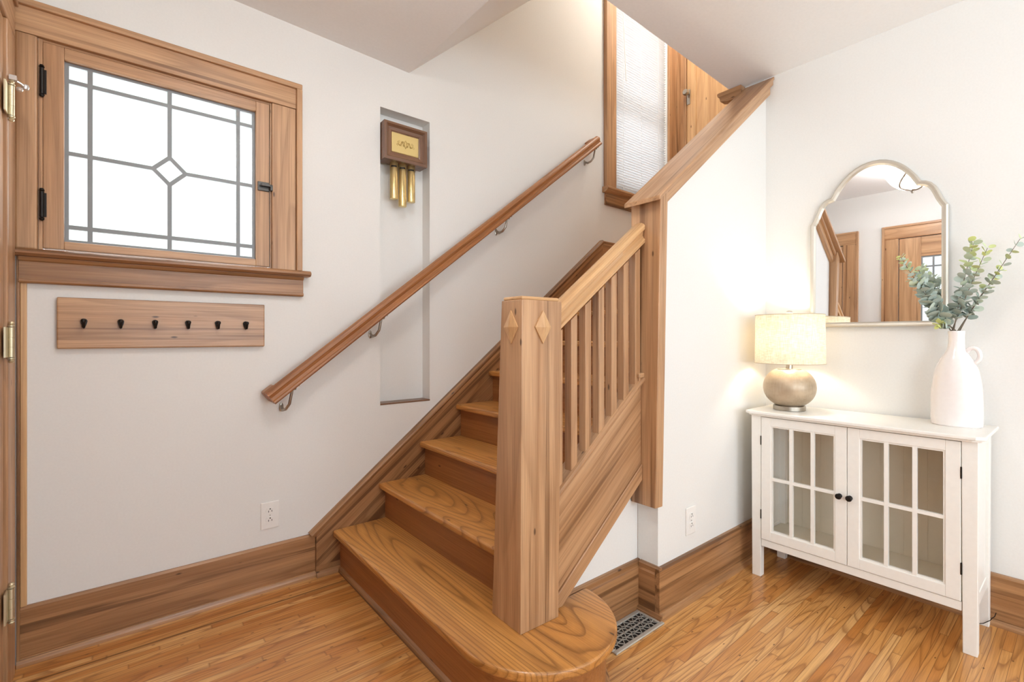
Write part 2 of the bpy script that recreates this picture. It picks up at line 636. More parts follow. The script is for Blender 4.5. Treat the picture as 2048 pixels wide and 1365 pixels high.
W1 = (-0.205, 0.495, 1.368, 2.072)       # leaded window opening
NI = (0.994, 1.271, 0.743, 2.216)        # niche
W2 = (2.805, 3.485, 2.150, 3.72)         # landing window opening
holes = [W1, NI, W2]
xs = sorted({XE - 0.14, 3.80} | {h[0] for h in holes} | {h[1] for h in holes})
zs = sorted({0.0, 4.3} | {h[2] for h in holes} | {h[3] for h in holes})
b = MB()
wall_cells(b, 'x', xs, zs, holes, YL, YL + 0.14)
b.box(NI[0], NI[1], YL + 0.078, YL + 0.14, NI[2], NI[3])
struct(b.build('wall_left', 'wall', loc=(0, YL, 0)), 'off-white painted wall carrying the leaded window and the stair handrail', 'wall')
b = MB()
b.box(NI[0], NI[1], YL - 0.002, YL + 0.078, NI[2] - 0.004, NI[2] + 0.003)
o = b.build('trim_1', 'walnut')
struct(o, 'thin brown wooden ledge along the bottom of the wall niche', 'trim')

b = MB()
b.hexa([(XR, YB - .14, 0), (XR + .14, YB - .14, 0), (XR + .14, YM + 0.01, 0), (XR, YM + 0.01, 0),
        (XR, YB - .14, 2.5), (XR + .14, YB - .14, 2.5), (XR + .14, YM + 0.01, 2.5), (XR, YM + 0.01, 2.5)])
struct(b.build('wall_right', 'wall', loc=(XR, 0, 0)), 'white painted wall behind the mirror and glass-door cabinet', 'wall')

# wall beside the stairs (its top follows the flight) and the set-back wall under the stringer
CAP0, CAPS = 1.595, 0.772                # top of the cap at x = 1.52 and its slope


def capz(x):
    return CAP0 + (x - 1.52) * CAPS


b = MB()
b.prism([(1.603, 0), (XR + 0.001, 0), (XR + 0.001, capz(XR) - 0.02), (1.603, capz(1.603) - 0.02)], 'y', YM, 1.165)
struct(b.build('wall_stair', 'wall', loc=(XR, YM, 0)), 'white wall beside the stairs with a sloping top under a wooden cap', 'wall')


def strz(x):                             # underside of the stair stringer
    return 0.5095 + (x - 1.535) * 0.766


b = MB()
b.prism([(0.96, 0), (1.604, 0), (1.604, strz(1.604) + 0.1), (0.96, strz(0.96) + 0.1)], 'y', 1.167, 1.20)
struct(b.build('wall_under_stair', 'wall', loc=(1.3, 1.167, 0)), 'small white triangle of wall set back below the stair stringer', 'wall')

# landing walls and the shell of the upper stairwell
b = MB()
b.box(XR, 3.76, 1.165, 1.243, 0, 4.3)
b.box(1.15, XR, 1.243 - 0.10, 1.243, 2.47, 4.3)
struct(b.build('wall_landing', 'wall', loc=(3, 1.2, 0)), 'wall of the upper stairwell above the ceiling edge', 'wall')
b = MB()
b.box(3.62, 3.76, 1.165, YL + 0.14, 0, 4.3)
struct(b.build('wall_far', 'wall', loc=(3.62, 1.7, 0)), 'end wall of the stair landing behind the narrow wooden door', 'wall')

# entry wall behind and left of the camera with two door openings
D1 = (1.54, 2.062, 0, 2.035)
D2 = (0.22, 1.12, 0, 2.035)
b = MB()
W4 = (-2.55, -0.95, 0.8, 2.15)
ys = sorted({YB - .14, YL + .14, D1[0], D1[1], D2[0], D2[1], W4[0], W4[1]})
wall_cells(b, 'y', ys, [0, 0.8, 2.035, 2.15, 2.55], [D1, D2, W4], XE - 0.14, XE)
struct(b.build('wall_entry', 'wall', loc=(XE, 0, 0)), 'off-white entry wall with the two wooden doors seen in the mirror', 'wall')

# back wall of the hall; its window is added to let in fill
W3 = (0.1, 2.1, 0.65, 2.25)
b = MB()
wall_cells(b, 'x', sorted({XE - .14, XR + .14, W3[0], W3[1]}), [0, W3[2], W3[3], 2.6], [W3], YB - 0.14, YB)
struct(b.build('wall_back', 'wall', loc=(1, YB, 0)), 'back wall of the hall with an opening for the added window', 'wall')
w3 = thing('added_window_back', (1.1, YB, W3[2]), 'wide white-framed window added out of view to let in fill light', 'window', kind='structure')
b = MB()
for x0, x1 in ((W3[0], W3[0] + .06), (1.07, 1.13), (W3[1] - .06, W3[1])):
    b.box(x0, x1, YB - .09, YB - .03, W3[2], W3[3], 'z')
for z0, z1 in ((W3[2], W3[2] + .06), (W3[3] - .06, W3[3])):
    b.box(W3[0], W3[1], YB - .09, YB - .03, z0, z1)
b.build('frame', 'plastic', w3)
b = MB()
b.box(W3[0] + .05, W3[1] - .05, YB - .063, YB - .059, W3[2] + .05, W3[3] - .05)
b.build('pane', 'glass', w3)

w4 = thing('added_window_side', (XE, -1.75, W4[2]), 'white-framed side window added behind the camera to let in fill light', 'window', kind='structure')  # invented opening, out of view, for the side fill
b = MB()
for y0_, y1_ in ((W4[0], W4[0] + .06), (-1.78, -1.72), (W4[1] - .06, W4[1])):
    b.box(XE - .09, XE - .03, y0_, y1_, W4[2], W4[3], 'z')
for z0_, z1_ in ((W4[2], W4[2] + .06), (W4[3] - .06, W4[3])):
    b.box(XE - .09, XE - .03, W4[0] + .06, W4[1] - .06, z0_, z1_, 'y')
b.build('frame', 'plastic', w4)
b = MB()
b.box(XE - .063, XE - .059, W4[0] + .05, W4[1] - .05, W4[2] + .05, W4[3] - .05)
b.build('pane', 'glass', w4)

# ------------------------------------------------------------------ ceiling with the stair opening and the sloping stairwell soffit
b = MB()


def slab(x0, x1, y0, y1, t=0.10):
    b.hexa([(x0, y0, zc(x0)), (x1, y0, zc(x1)), (x1, y1, zc(x1)), (x0, y1, zc(x0)),
            (x0, y0, zc(x0) + t), (x1, y0, zc(x1) + t), (x1, y1, zc(x1) + t), (x0, y1, zc(x0) + t)])


slab(XE - .14, 1.15, YB - .14, YL + .14)
slab(1.15, XR + .14, YB - .14, 1.243)
z0 = zc(1.15)
xt = 1.15 + (4.15 - z0) / 0.895
b.hexa([(1.15, 1.20, z0), (xt, 1.20, 4.15), (xt, YL + .14, 4.15), (1.15, YL + .14, z0),
        (1.05, 1.20, z0 + .1), (xt, 1.20, 4.27), (xt, YL + .14, 4.27), (1.05, YL + .14, z0 + .1)])
b.box(xt, 3.80, 1.16, YL + .14, 4.15, 4.27)
struct(b.build('ceiling', 'ceiling', loc=(0, 0, 2.44)), 'smooth white ceiling cut open above the staircase', 'ceiling')


# ------------------------------------------------------------------ baseboards
def baseboard(name, p0, p1, side, label, h=0.19, t=0.020, shoe=True, cap=False):
    """board, rounded top and shoe moulding; 'side' points into the room"""
    b = MB()
    p0, p1, s = Vector(p0), Vector(p1), Vector(side)
    prof = [(0, 0), (t, 0), (t, h - 0.008), (t - 0.006, h), (0, h)]
    if cap:
        prof = [(0, 0), (t, 0), (t, h - 0.032), (t - .006, h - 0.028), (t - .006, h - .006), (t - .010, h), (0, h)]
    b.sweep(prof, p0, p1, s)
    if shoe:
        q = 0.021
        pr = [(t, 0), (q + 0.0, 0), (q, 0.012), (q - 0.0, 0.02)]
        pr = [(t - .001, 0)] + [(t + 0.014 * math.cos(a), 0.024 * math.sin(a)) for a in (0, .4, .8, 1.2, math.pi / 2)]
        b.sweep(pr, p0, p1, s)
    o = b.build(name, 'base')
    return struct(o, label, 'baseboard')


baseboard('baseboard_left', (-0.262, YL, 0), (0.679, YL, 0), (0, -1, 0), 'streaky brown wood baseboard below the coat rack wall', t=0.014)
baseboard('baseboard_right', (XR, YB, 0), (XR, YM - .001, 0), (-1, 0, 0), 'brown wood baseboard running behind the white cabinet')
baseboard('baseboard_stair', (1.583, YM, 0), (XR - .015, YM, 0), (0, -1, 0), 'brown wood baseboard under the outlet beside the stairs')
b = MB()
b.box(1.06, 1.604, 1.148, 1.168, 0, 0.165, 'x')
b.sweep([(0, .165), (.02, .165), (.016, .172), (.016, .188), (.010, .194), (0, .194)], (1.06, 1.168, 0), (1.604, 1.168, 0), (0, -1, 0))
b.box(1.583, 1.6035, 1.0735, 1.150, 0, 0.165, 'y')
b.sweep([(0, .165), (.02, .165), (.016, .172), (.016, .188), (.010, .194), (0, .194)], (1.603, 1.055, 0), (1.603, 1.150, 0), (-1, 0, 0))
b.sweep([(0, 0), (.014, 0), (.012, .012), (.006, .021), (0, .024)], (1.584, 1.040, 0), (1.584, 1.148, 0), (-1, 0, 0))
struct(b.build('baseboard_recess', 'base'), 'brown wood baseboard turning the corner behind the floor register', 'baseboard')

# ------------------------------------------------------------------ leaded window
w1 = thing('window_1', (0.15, YL, 1.36), 'wood-framed casement window of leaded glass with a small diamond in its middle', 'window', kind='structure')
FC = YL - 0.022                           # casing face
b = MB()
b.box(-0.268, 0.597, FC, YL, 2.076, 2.165, 'x')
b.build('head_casing', 'trim', w1, 0.003)
b = MB()
b.box(-0.268, 0.620, FC - 0.012, YL, 2.163, 2.186, 'x')
b.box(0.596, 0.620, FC - 0.012, YL, 1.366, 2.164, 'z')
b.build('casing_moulding', 'trim', w1, 0.004)
b = MB()
b.box(0.499, 0.595, FC, YL, 1.366, 2.074, 'z')
b.build('side_casing', 'trim', w1, 0.003)
b = MB()
b.box(-0.266, -0.213, FC - .004, YL, 1.366, 2.074, 'z')
b.build('side_casing', 'trim', w1, 0.006)
b = MB()
b.box(-0.212, -0.2015, YL - .012, YL + .09, 1.368, 2.074, 'z')
b.box(0.493, 0.4985, YL - .012, YL + .09, 1.368, 2.074, 'z')
b.box(-0.212, 0.4985, YL - .006, YL + .09, 2.069, 2.076, 'x')
b.box(-0.212, 0.4985, YL + .034, YL + .135, 1.362, 1.372, 'x')
b.build('jamb', 'trim', w1)
b = MB()
b.prism([(YL + .05, 1.366), (YL - .048, 1.366), (YL - .058, 1.360), (YL - .060, 1.350), (YL - .048, 1.341), (YL - .002, 1.341), (YL - .002, 1.360), (YL + .05, 1.360)], 'x', -0.264, 0.650, 'x')
b.build('stool', 'base', w1, 0.002)
b = MB()
b.box(-0.258, 0.626, FC, YL, 1.268, 1.341, 'x')
b.prism([(YL, 1.255), (YL - .02, 1.255), (YL - .025, 1.260), (YL - .025, 1.270), (YL, 1.270)], 'x', -0.258, 0.627, 'x')
b.prism([(YL, 1.341), (YL - .034, 1.341), (YL - .028, 1.330), (YL - .022, 1.326), (YL, 1.326)], 'x', -0.258, 0.627, 'x')
b.build('apron', 'base', w1, 0.002)
sash = None
b = MB()
SY0, SY1 = YL - 0.010, YL + 0.030
b.box(-0.201, -0.149, SY0, SY1, 1.376, 2.067, 'z')
b.box(0.440, 0.491, SY0, SY1, 1.376, 2.067, 'z')
b.box(-0.149, 0.440, SY0, SY1, 2.026, 2.067, 'x')
b.box(-0.149, 0.440, SY0, SY1, 1.376, 1.404, 'x')
sash = b.build('sash', 'trim', w1, 0.002)
b = MB()
GY = YL + 0.012
b.box(-0.149, 0.440, GY, GY + 0.003, 1.404, 2.026)
b.build('leaded_pane', 'leaded_glass', sash)
b = MB()


def came(p, q, w=0.0140):
    gy = GY + random.uniform(-.0004, .0004)
    p, q = Vector((p[0], gy, p[1])), Vector((q[0], gy, q[1]))
    d = (q - p).normalized()
    n = Vector((-d.z, 0, d.x)) * w / 2
    t = Vector((0, 0.004, 0))
    e = d * w * 0.3
    b.hexa([p - e - n - t, q + e - n - t, q + e + n - t, p - e + n - t, p - e - n + t * 2, q + e - n + t * 2, q + e + n + t * 2, p - e + n + t * 2])


gx0, gx1, gz0, gz1 = -0.149, 0.440, 1.404, 2.026
xa, xb_, xm, za, zb_, zm = -0.083, 0.377, 0.146, 1.458, 1.963, 1.713
for q in ((gx0 + .004, gz0, gx0 + .004, gz1), (gx1 - .004, gz0, gx1 - .004, gz1), (gx0, gz0 + .003, gx1, gz0 + .003), (gx0, gz1 - .003, gx1, gz1 - .003),
          (xa, gz0, xa, gz1), (xb_, gz0, xb_, gz1), (gx0, za, gx1, za), (gx0, zb_, gx1, zb_),
          (xm, gz1, xm, zm + .052), (xm, zm - .052, xm, gz0), (gx0, zm, xm - .051, zm), (xm + .051, zm, gx1, zm),
          (xm - .051, zm, xm, zm + .052), (xm, zm + .052, xm + .051, zm), (xm + .051, zm, xm, zm - .052), (xm, zm - .052, xm - .051, zm)):
    came(q[:2], q[2:])
b.build('lead_cames', 'lead', sash)
for zc_ in (1.932, 1.520):
    b = MB()
    b.tube([(-0.203, YL - .018, zc_ - .043), (-0.203, YL - .018, zc_ + .043)], 0.006, 12)
    b.lathe(-0.203, YL - .018, [(0.001, zc_ + .043), (.0075, zc_ + .046), (.005, zc_ + .053), (.001, zc_ + .055)], 12)
    b.lathe(-0.203, YL - .018, [(0.001, zc_ - .055), (.005, zc_ - .053), (.0075, zc_ - .046), (.001, zc_ - .043)], 12)
    b.box(-0.200, -0.192, YL - .014, YL - .009, zc_ - .04, zc_ + .04)
    tag(b.build('hinge', 'black', w1), 'dark pin hinge')
b = MB()
b.box(0.446, 0.489, YL - .016, YL - .009, 1.694, 1.732)
b.tube([(0.458, YL - .016, 1.716), (0.458, YL - .030, 1.716)], 0.006, 10)
b.box(0.456, 0.496, YL - .033, YL - .024, 1.711, 1.721)
b.box(0.490, 0.500, YL - .033, YL - .014, 1.696, 1.721)
tag(b.build('latch', 'iron', w1, 0.0015), 'dark metal casement latch')

# narrow pale strip at the corner of the wall below the window
b = MB()
b.box(-0.2545, -0.239, YL - .012, YL, 0.19, 1.256, 'z')
struct(b.build('trim_2', 'pine', None, 0.002), 'narrow pale wood strip beside the door casing below the window', 'trim')
b = MB()
b.box(-0.2625, -0.2545, YL - .020, YL, 0.0, 1.342, 'z')
struct(b.build('trim_3', 'base', None, 0.002), 'slim brown strip closing the corner between door casing and wall', 'trim')


# ------------------------------------------------------------------ doors in the entry wall
def casing_set(root, y0, y1, ztop, w=0.105, ymax=None):
    ya, yb = y0 - w, min(y1 + w, ymax) if ymax else y1 + w
    xf = XE + 0.0195
    for (a, c) in ((ya + .016, y0), (y1, yb if ymax else yb - .016)):
        b = MB()
        b.box(XE, xf, a, c, 0, ztop, 'z')
        b.build('side_casing', 'trim', root, 0.004)
    b = MB()
    b.box(XE, xf, ya + .016, yb if ymax else yb - .016, ztop, ztop + .10, 'y')
    b.build('head_casing', 'trim', root, 0.004)
    b = MB()
    b.box(XE, xf + .008, ya, ya + .018, 0, ztop + .118, 'z')
    if not ymax:
        b.box(XE, xf + .008, yb - .018, yb, 0, ztop + .118, 'z')
    b.box(XE, xf + .008, ya + .018, yb if ymax else yb - .018, ztop + .098, ztop + .118, 'y')
    b.build('casing_moulding', 'trim', root, 0.003)


def hinge(root, x, y, z, stop=False):
    b = MB()
    for k in range(3):
        b.lathe(x, y, [(.001, z - .045 + k * .030), (.0075, z - .0448 + k * .030), (.0075, z - .0155 + k * .030), (.001, z - .0152 + k * .030)], 14)
    b.lathe(x, y, [(.002, z + .045), (.0085, z + .047), (.0085, z + .050), (.004, z + .053), (.0075, z + .057), (.005, z + .062), (.001, z + .063)], 14)
    b.lathe(x, y, [(.001, z - .063), (.005, z - .062), (.0075, z - .057), (.004, z - .053), (.0085, z - .050), (.0085, z - .047), (.002, z - .045)], 14)
    b.box(x - .010, x - .006, y - .045, y - .004, z - .045, z + .045)
    h = b.build('hinge', 'brass_old', root)
    tag(h, 'aged brass hinge')
    if stop:
        b = MB()
        b.box(x - .004, x + .012, y - .008, y + .010, z + .062, z + .076)
        b.tube([(x + .006, y + .008, z + .068), (x + .014, y + .040, z + .074), (x + .020, y + .066, z + .076)], .0035, 10)
        b.lathe(x + .022, y + .070, [(.001, z + .067), (.008, z + .069), (.010, z + .076), (.008, z + .083), (.001, z + .085)], 12)
        b.lathe(x + .012, y + .048, [(.001, z + .050), (.007, z + .052), (.009, z + .057), (.007, z + .062), (.001, z + .064)], 12)
        tag(b.build('door_stop', 'chrome', h), 'shiny hinge-pin door stop')


d1 = thing('door_1', (XE, 1.8, 0), 'closed wooden closet door with brass hinges at the left edge', 'door', kind='structure')
casing_set(d1, 1.54, 2.066, 2.035, 0.124, 2.222)
b = MB()
x0, x1 = XE - .024, XE + .010


def stops(root, ya, yb):
    b = MB()
    b.box(XE - .08, XE - .03, ya - .01, ya + .02, 0, 2.045, 'z')
    b.box(XE - .08, XE - .03, yb - .02, yb + .01, 0, 2.045, 'z')
    b.box(XE - .08, XE - .03, ya + .02, yb - .02, 2.02, 2.045, 'y')
    b.build('door_stop_frame', 'base', root)


stops(d1, D1[0], D1[1])
b.box(x0, x1, 1.545, 1.635, .006, 2.029, 'z')
b.box(x0, x1, 1.975, 2.060, .006, 2.029, 'z')
for z0_, z1_ in ((.01, .22), (.95, 1.10), (1.90, 2.03)):
    b.box(x0, x1, 1.635, 1.975, z0_, z1_, 'y')
leaf = b.build('leaf', 'trim', d1, 0.003)
b = MB()
b.box(x0 + .006, x1 - .012, 1.632, 1.978, .21, .96, 'z')
b.box(x0 + .006, x1 - .012, 1.632, 1.978, 1.09, 1.91, 'z')
b.build('panel', 'trim', leaf)
b = MB()
b.box(x1, x1 + .003, 1.566, 1.598, .90, 1.06)
b.build('escutcheon', 'brass_old', leaf)
for z_, st_ in ((1.788, True), (1.062, False), (0.277, False)):
    hinge(d1, XE + .026, 2.066, z_, st_)

d2 = thing('door_2', (XE, 0.67, 0), 'wooden front door with a leaded glass window, reflected in the mirror', 'door', kind='structure')
casing_set(d2, 0.22, 1.12, 2.035, 0.118)
stops(d2, D2[0], D2[1])
b = MB()
b.box(x0, x1, .225, .375, .01, 2.03, 'z')
b.box(x0, x1, .965, 1.115, .01, 2.03, 'z')
for z0_, z1_ in ((.01, .25), (.86, 1.05), (1.86, 2.03)):
    b.box(x0, x1, .375, .965, z0_, z1_, 'y')
leaf = b.build('leaf', 'trim', d2, 0.003)
b = MB()
b.box(x0 + .006, x1 - .012, .37, .97, .24, .87, 'z')
b.build('panel', 'trim', leaf)
b = MB()
b.box(XE - .006, XE - .002, .375, .965, 1.05, 1.86)
b.build('glass_pane', 'leaded_glass', leaf)
b = MB()
for y_ in (.378, .455, .67, .885, .962):
    b.box(XE - .010, XE + .002, y_ - .006, y_ + .006, 1.05, 1.86)
for z_ in (1.055, 1.14, 1.455, 1.77, 1.855):
    b.box(XE - .0095, XE + .0025, .375, .965, z_ - .006, z_ + .006)
b.build('lead_cames', 'lead', leaf)
b = MB()
b.lathe(0, 0, [(.001, 0), (.026, .001), (.026, .006), (.009, .010), (.009, .030), (.024, .040), (.028, .052), (.018, .064), (.001, .068)], 24)
for v in b.v:
    v.x, v.y, v.z = x1 + v.z, 0.30 + v.y, 0.96 + v.x
b.build('knob', 'brass_old', leaf)

# ------------------------------------------------------------------ staircase
RUN, RISE = 0.2205, 0.172
NX = [0.752 + RUN * k for k in range(9)]
NZ = [0.193 + RISE * k for k in range(9)]
st = thing('staircase', (1.6, 1.7, 0), 'wooden staircase with honey oak treads, a square newel post and slim balusters', 'staircase')
YSI, YSK = 1.145, 2.216                   # inner faces of stringer and wall skirt
SL = math.atan2(0.172, 0.2205)
SD = Vector((0.2205, 0, 0.172)).normalized()


def arc(cx, cy, r, a0, a1, n):
    return [(cx + r * math.cos(a0 + (a1 - a0) * i / n), cy + r * math.sin(a0 + (a1 - a0) * i / n)) for i in range(n + 1)]


# first step with its rounded end
def step_outline(inset):
    r = 0.261 - inset
    cx = NX[0] + 0.261
    pts = [(NX[0] + inset, YSK)]
    pts += arc(cx, 1.134, r, math.pi, 2 * math.pi, 36)
    pts += [(cx + r, 1.147), (1.045, 1.147), (1.045, YSK)]
    return pts


b = MB()
b.prism(step_outline(0), 'z', NZ[0] - 0.029, NZ[0], 'y')
b.build('tread', 'oak', st, 0.009, bseg=4)
b = MB()
b.prism(step_outline(0.034), 'z', 0, NZ[0] - 0.029, 'y')
b.build('riser', 'riser', st)
b = MB()                                  # shoe moulding around the foot of the first riser
so, si = step_outline(0.020), step_outline(0.034)
n = 38
ring = []
vs, fs = [], []
for i in range(n):
    (ox, oy), (ix, iy) = so[i], si[i]
    vs += [(ix, iy, 0), (ox, oy, 0), (ox + (ix - ox) * .25, oy + (iy - oy) * .25, .013), (ix, iy, .021)]
for i in range(n - 1):
    for k in range(4):
        fs.append((i * 4 + k, i * 4 + (k + 1) % 4, (i + 1) * 4 + (k + 1) % 4, (i + 1) * 4 + k))
b.add(vs, fs, 'y')
b.build('shoe_moulding', 'base', st)
for k in range(1, 9):
    y0 = YSI if NX[k] < 1.5 else 1.166
    x_end = NX[k] + RUN + 0.037 if k < 8 else 3.597
    b = MB()
    b.box(NX[k], x_end, y0 if k < 8 else 1.245, YSK, NZ[k] - 0.028, NZ[k], 'y')
    if k < 8:
        b.build('tread', 'oak', st, 0.009, bseg=4)
    else:
        struct(b.build('floor', 'oak', None, 0.009, bseg=4), 'oak floor of the landing at the top of the stairs', 'floor')
    b = MB()
    b.box(NX[k] + 0.034, NX[k] + 0.054, y0, YSK, NZ[k - 1] - .003, NZ[k] - 0.028, 'y')
    b.build('riser', 'riser', st)


# wall skirt board with its moulding
def skz(x):
    return 0.198 + (x - 0.652) * 0.786


b = MB()
b.prism([(0.680, 0), (0.80, 0), (2.52, 1.40), (2.642, 1.40), (2.642, 1.742), (0.680, skz(0.680) - .022)], 'y', YSK, YL, SD)
b.build('skirt_board', 'base', st)
b = MB()
u = Vector((-SD.z, 0, SD.x))
prof = [(0, -.030), (.026, -.030), (.030, -.024), (.034, -.016), (.034, -.010), (.030, -.004), (.024, 0), (0, 0)]
pa = Vector((0.652, YL, skz(0.652)))
pb_ = Vector((2.642, YL, skz(2.642)))
b.sweep(prof, pa, pb_, (0, -1, 0), u)
b.build('skirt_moulding', 'base', st)
b = MB()
b.sweep([(0, 0), (.043, 0), (.041, .012), (.034, .021), (.029, .024), (.029, .048), (0, .050)], (0.679, YL, 0), (0.79, YL, 0), (0, -1, 0))
b.build('shoe_moulding', 'base', st)

baseboard('baseboard_landing', (2.6425, YL, NZ[8]), (3.596, YL, NZ[8]), (0, -1, 0), 'short brown baseboard along the landing beside the top of the skirt board', t=0.028, cap=True)

# outer stringer


def btop(x):
    return 0.631 + (x - 1.164) * 0.762


def sbot(x):
    return 0.569 + (x - 1.531) * 0.766


XP = 1.556
b = MB()
b.prism([(1.055, 0.20), (1.055, btop(1.055) - .02), (XP, btop(XP) - .02), (XP, sbot(XP)), (1.055, sbot(1.055))], 'y', 1.118, 1.147, (0.79, 0, 0.61))
b.build('stringer', 'trim', st)
b = MB()
xlo = 1.531 + (0.194 - 0.569) / 0.766
b.prism([(xlo, 0.194), (XP, sbot(XP)), (XP, sbot(XP) - .062), (xlo + .080, 0.194)], 'y', 1.110, 1.150, (0.79, 0, 0.61))
b.build('stringer_band', 'trim', st, 0.003)
b = MB()
b.sweep([(1.165, 0), (1.165, -.022), (1.110, -.034), (1.104, -.026), (1.098, -.018), (1.098, -.010), (1.104, -.003), (1.112, 0)],
        (1.05, 0, btop(1.05) - .001), (XP, 0, btop(XP) - .001), (0, 1, 0), (0, 0, 1))
b.build('stringer_cap', 'trim', st)
b = MB()
b.box(1.522, XP, 1.100, 1.168, btop(1.535) + .008, btop(1.535) + .026, 'y')
b.box(1.530, XP, 1.106, 1.168, btop(1.535) - .010, btop(1.535) + .009, 'y')
b.build('stringer_return', 'trim', st, 0.003)

# balusters
for k in range(-1, 6):
    xk = 1.164 + 0.0700 * k
    b = MB()
    w, y0, y1 = 0.030, 1.112, 1.142
    zt = 1.095 + (xk - 1.111) * 0.745
    b.hexa([(xk, y0, btop(xk) - .004), (xk + w, y0, btop(xk + w) - .004), (xk + w, y1, btop(xk + w) - .004), (xk, y1, btop(xk) - .004),
            (xk, y0, zt), (xk + w, y0, zt + .022), (xk + w, y1, zt + .022), (xk, y1, zt)], 'z')
    b.build('baluster', 'trim', st, 0.0015)

# banister rail: rounded top, hollow side, moulded bottom edge
b = MB()
prof = [(1.098, .052), (1.098, .066), (1.103, .074), (1.114, .080), (1.128, .082), (1.142, .080), (1.153, .074), (1.158, .066), (1.158, .052),
        (1.150, .046), (1.147, .030), (1.150, .020), (1.158, .014), (1.158, .002), (1.150, 0), (1.106, 0), (1.098, .002), (1.098, .014), (1.104, .020), (1.108, .030), (1.106, .046)]
b.sweep(prof, (1.078, 0, 1.108 + (1.078 - 1.111) * .742), (XP, 0, 1.108 + (XP - 1.111) * .742), (0, 1, 0), (0, 0, 1))
b.build('banister', 'pine', st, 0.001)

# newel post
nw = None
b = MB()
b.hexa([(.918, 1.083, NZ[0]), (1.071, 1.078, NZ[0]), (1.071, 1.228, NZ[0]), (.921, 1.228, NZ[0]),
        (.921, 1.080, 1.190), (1.085, 1.078, 1.190), (1.085, 1.178, 1.190), (.921, 1.178, 1.190)], 'z')
nw = b.build('newel_post', 'trim', st, 0.002)
b = MB()
b.box(.924, 1.080, 1.084, 1.174, 1.190, 1.201, 'x')
b.build('newel_cap', 'pine', nw, 0.004)


def diamond(c, ex, ez, out, hw=0.033, hh=0.051, d=0.013):
    c, ex, ez, out = Vector(c), Vector(ex), Vector(ez), Vector(out)
    b = MB()
    r = [c + ez * hh, c + ex * hw, c - ez * hh, c - ex * hw]
    r2 = [p + out * .004 for p in r]
    b.add(r + r2 + [c + out * d], [(0, 1, 2, 3), (0, 1, 5, 4), (1, 2, 6, 5), (2, 3, 7, 6), (3, 0, 4, 7), (4, 5, 8), (5, 6, 8), (6, 7, 8), (7, 4, 8)], 'z')
    b.build('diamond_boss', 'pine', nw)  # paler wood than the newel paints in the light on the bosses


diamond((.9215, 1.130, 1.108), (0, 1, 0), (0, 0, 1), (-1, 0, 0))
diamond((1.003, 1.0790, 1.108), (1, 0, 0), (0, 0, 1), (0, -1, 0))

# ------------------------------------------------------------------ post and cap of the stair wall
b = MB()
zt = lambda x: capz(x) - .021
b.hexa([(1.556, 1.053, .430), (1.601, 1.050, .430), (1.601, 1.165, .430), (1.556, 1.165, .430),
        (1.556, 1.029, zt(1.556)), (1.601, 1.027, zt(1.601)), (1.601, 1.163, zt(1.601)), (1.556, 1.163, zt(1.556))], 'z')
struct(b.build('trim_4', 'trim', None, 0.003), 'tall square wooden post where the banister meets the stair wall', 'post')
cp = thing('trim_5', (2.0, 1.09, 1.57), 'sloping wooden cap along the top of the stair wall', 'wall cap', kind='structure')
b = MB()
z = lambda x, d=0.0: capz(x) + d
b.hexa([(1.520, 1.007, z(1.52, -.018)), (2.549, 1.030, z(2.549, -.018)), (2.549, 1.185, z(2.549, -.018)), (1.520, 1.170, z(1.52, -.018)),
        (1.520, 1.007, z(1.52)), (2.549, 1.030, z(2.549)), (2.549, 1.185, z(2.549)), (1.520, 1.170, z(1.52))], (1, 0, .772))
b.build('cap_board', 'trim', cp, 0.004)
b = MB()
b.prism([(1.602, capz(1.602) - .018), (2.549, capz(2.549) - .018), (2.549, capz(2.549) - .085), (1.602, capz(1.602) - .085)], 'y', 1.050, YM, (1, 0, .772))
b.prism([(1.602, capz(1.602) - .018), (2.549, capz(2.549) - .018), (2.549, capz(2.549) - .042), (1.602, capz(1.602) - .042)], 'y', 1.036, YM, (1, 0, .772))
b.build('cap_moulding', 'trim', cp, 0.002)
b = MB()
b.prism([(1.176, 2.391), (1.300, 2.391), (1.306, 2.386), (1.302, 2.372), (1.292, 2.364), (1.288, 2.344), (1.245, 2.332), (1.176, 2.332)], 'x', 2.500, 2.549, 'y')
struct(b.build('trim_6', 'trim'), 'short crown-shaped wood piece above the upper end of the sloping cap', 'trim')

# ------------------------------------------------------------------ wall handrail
hr = thing('wall_handrail', (1.5, YL, 0.8), 'long brown wooden handrail fixed to the left wall above the stairs', 'handrail')
HS = 0.777
hd = Vector((1, 0, HS)).normalized()
hu = Vector((-hd.z, 0, hd.x))
# section in (side = -Y, up = perpendicular to the slope)
prof = [(0.050, -.030), (.046, -.022), (.046, -.016), (.052, -.008), (.050, .010), (.052, .016), (.058, .022), (.060, .028), (.076, .034), (.092, .028), (.096, .022), (.099, .014), (.096, .006), (.092, 0.0), (.092, -.012), (.097, -.017), (.099, -.024), (.095, -.030)]
p0 = Vector((0.478, YL, 0.822))
p1 = Vector((2.536, YL, 0.822 + 2.058 * HS))
b = MB()
b.sweep(prof, p0, p1, (0, -1, 0), hu)
b.build('rail', 'rail', hr, 0.0008)
for pt, dd in ((p0, 1), (p1, -1)):
    b = MB()
    a = pt - hd * .002 * dd
    c = pt + hd * .050 * dd
    q = [(-.027), (.030)]
    vs = []
    for e in (a, c):
        vs += [e + Vector((0, -.001, 0)) + hu * q[0], e + Vector((0, -.056, 0)) + hu * q[0], e + Vector((0, -.056, 0)) + hu * q[1], e + Vector((0, -.001, 0)) + hu * q[1]]
    b.hexa(vs, hd)
    b.build('rail_return', 'rail', hr, 0.006)
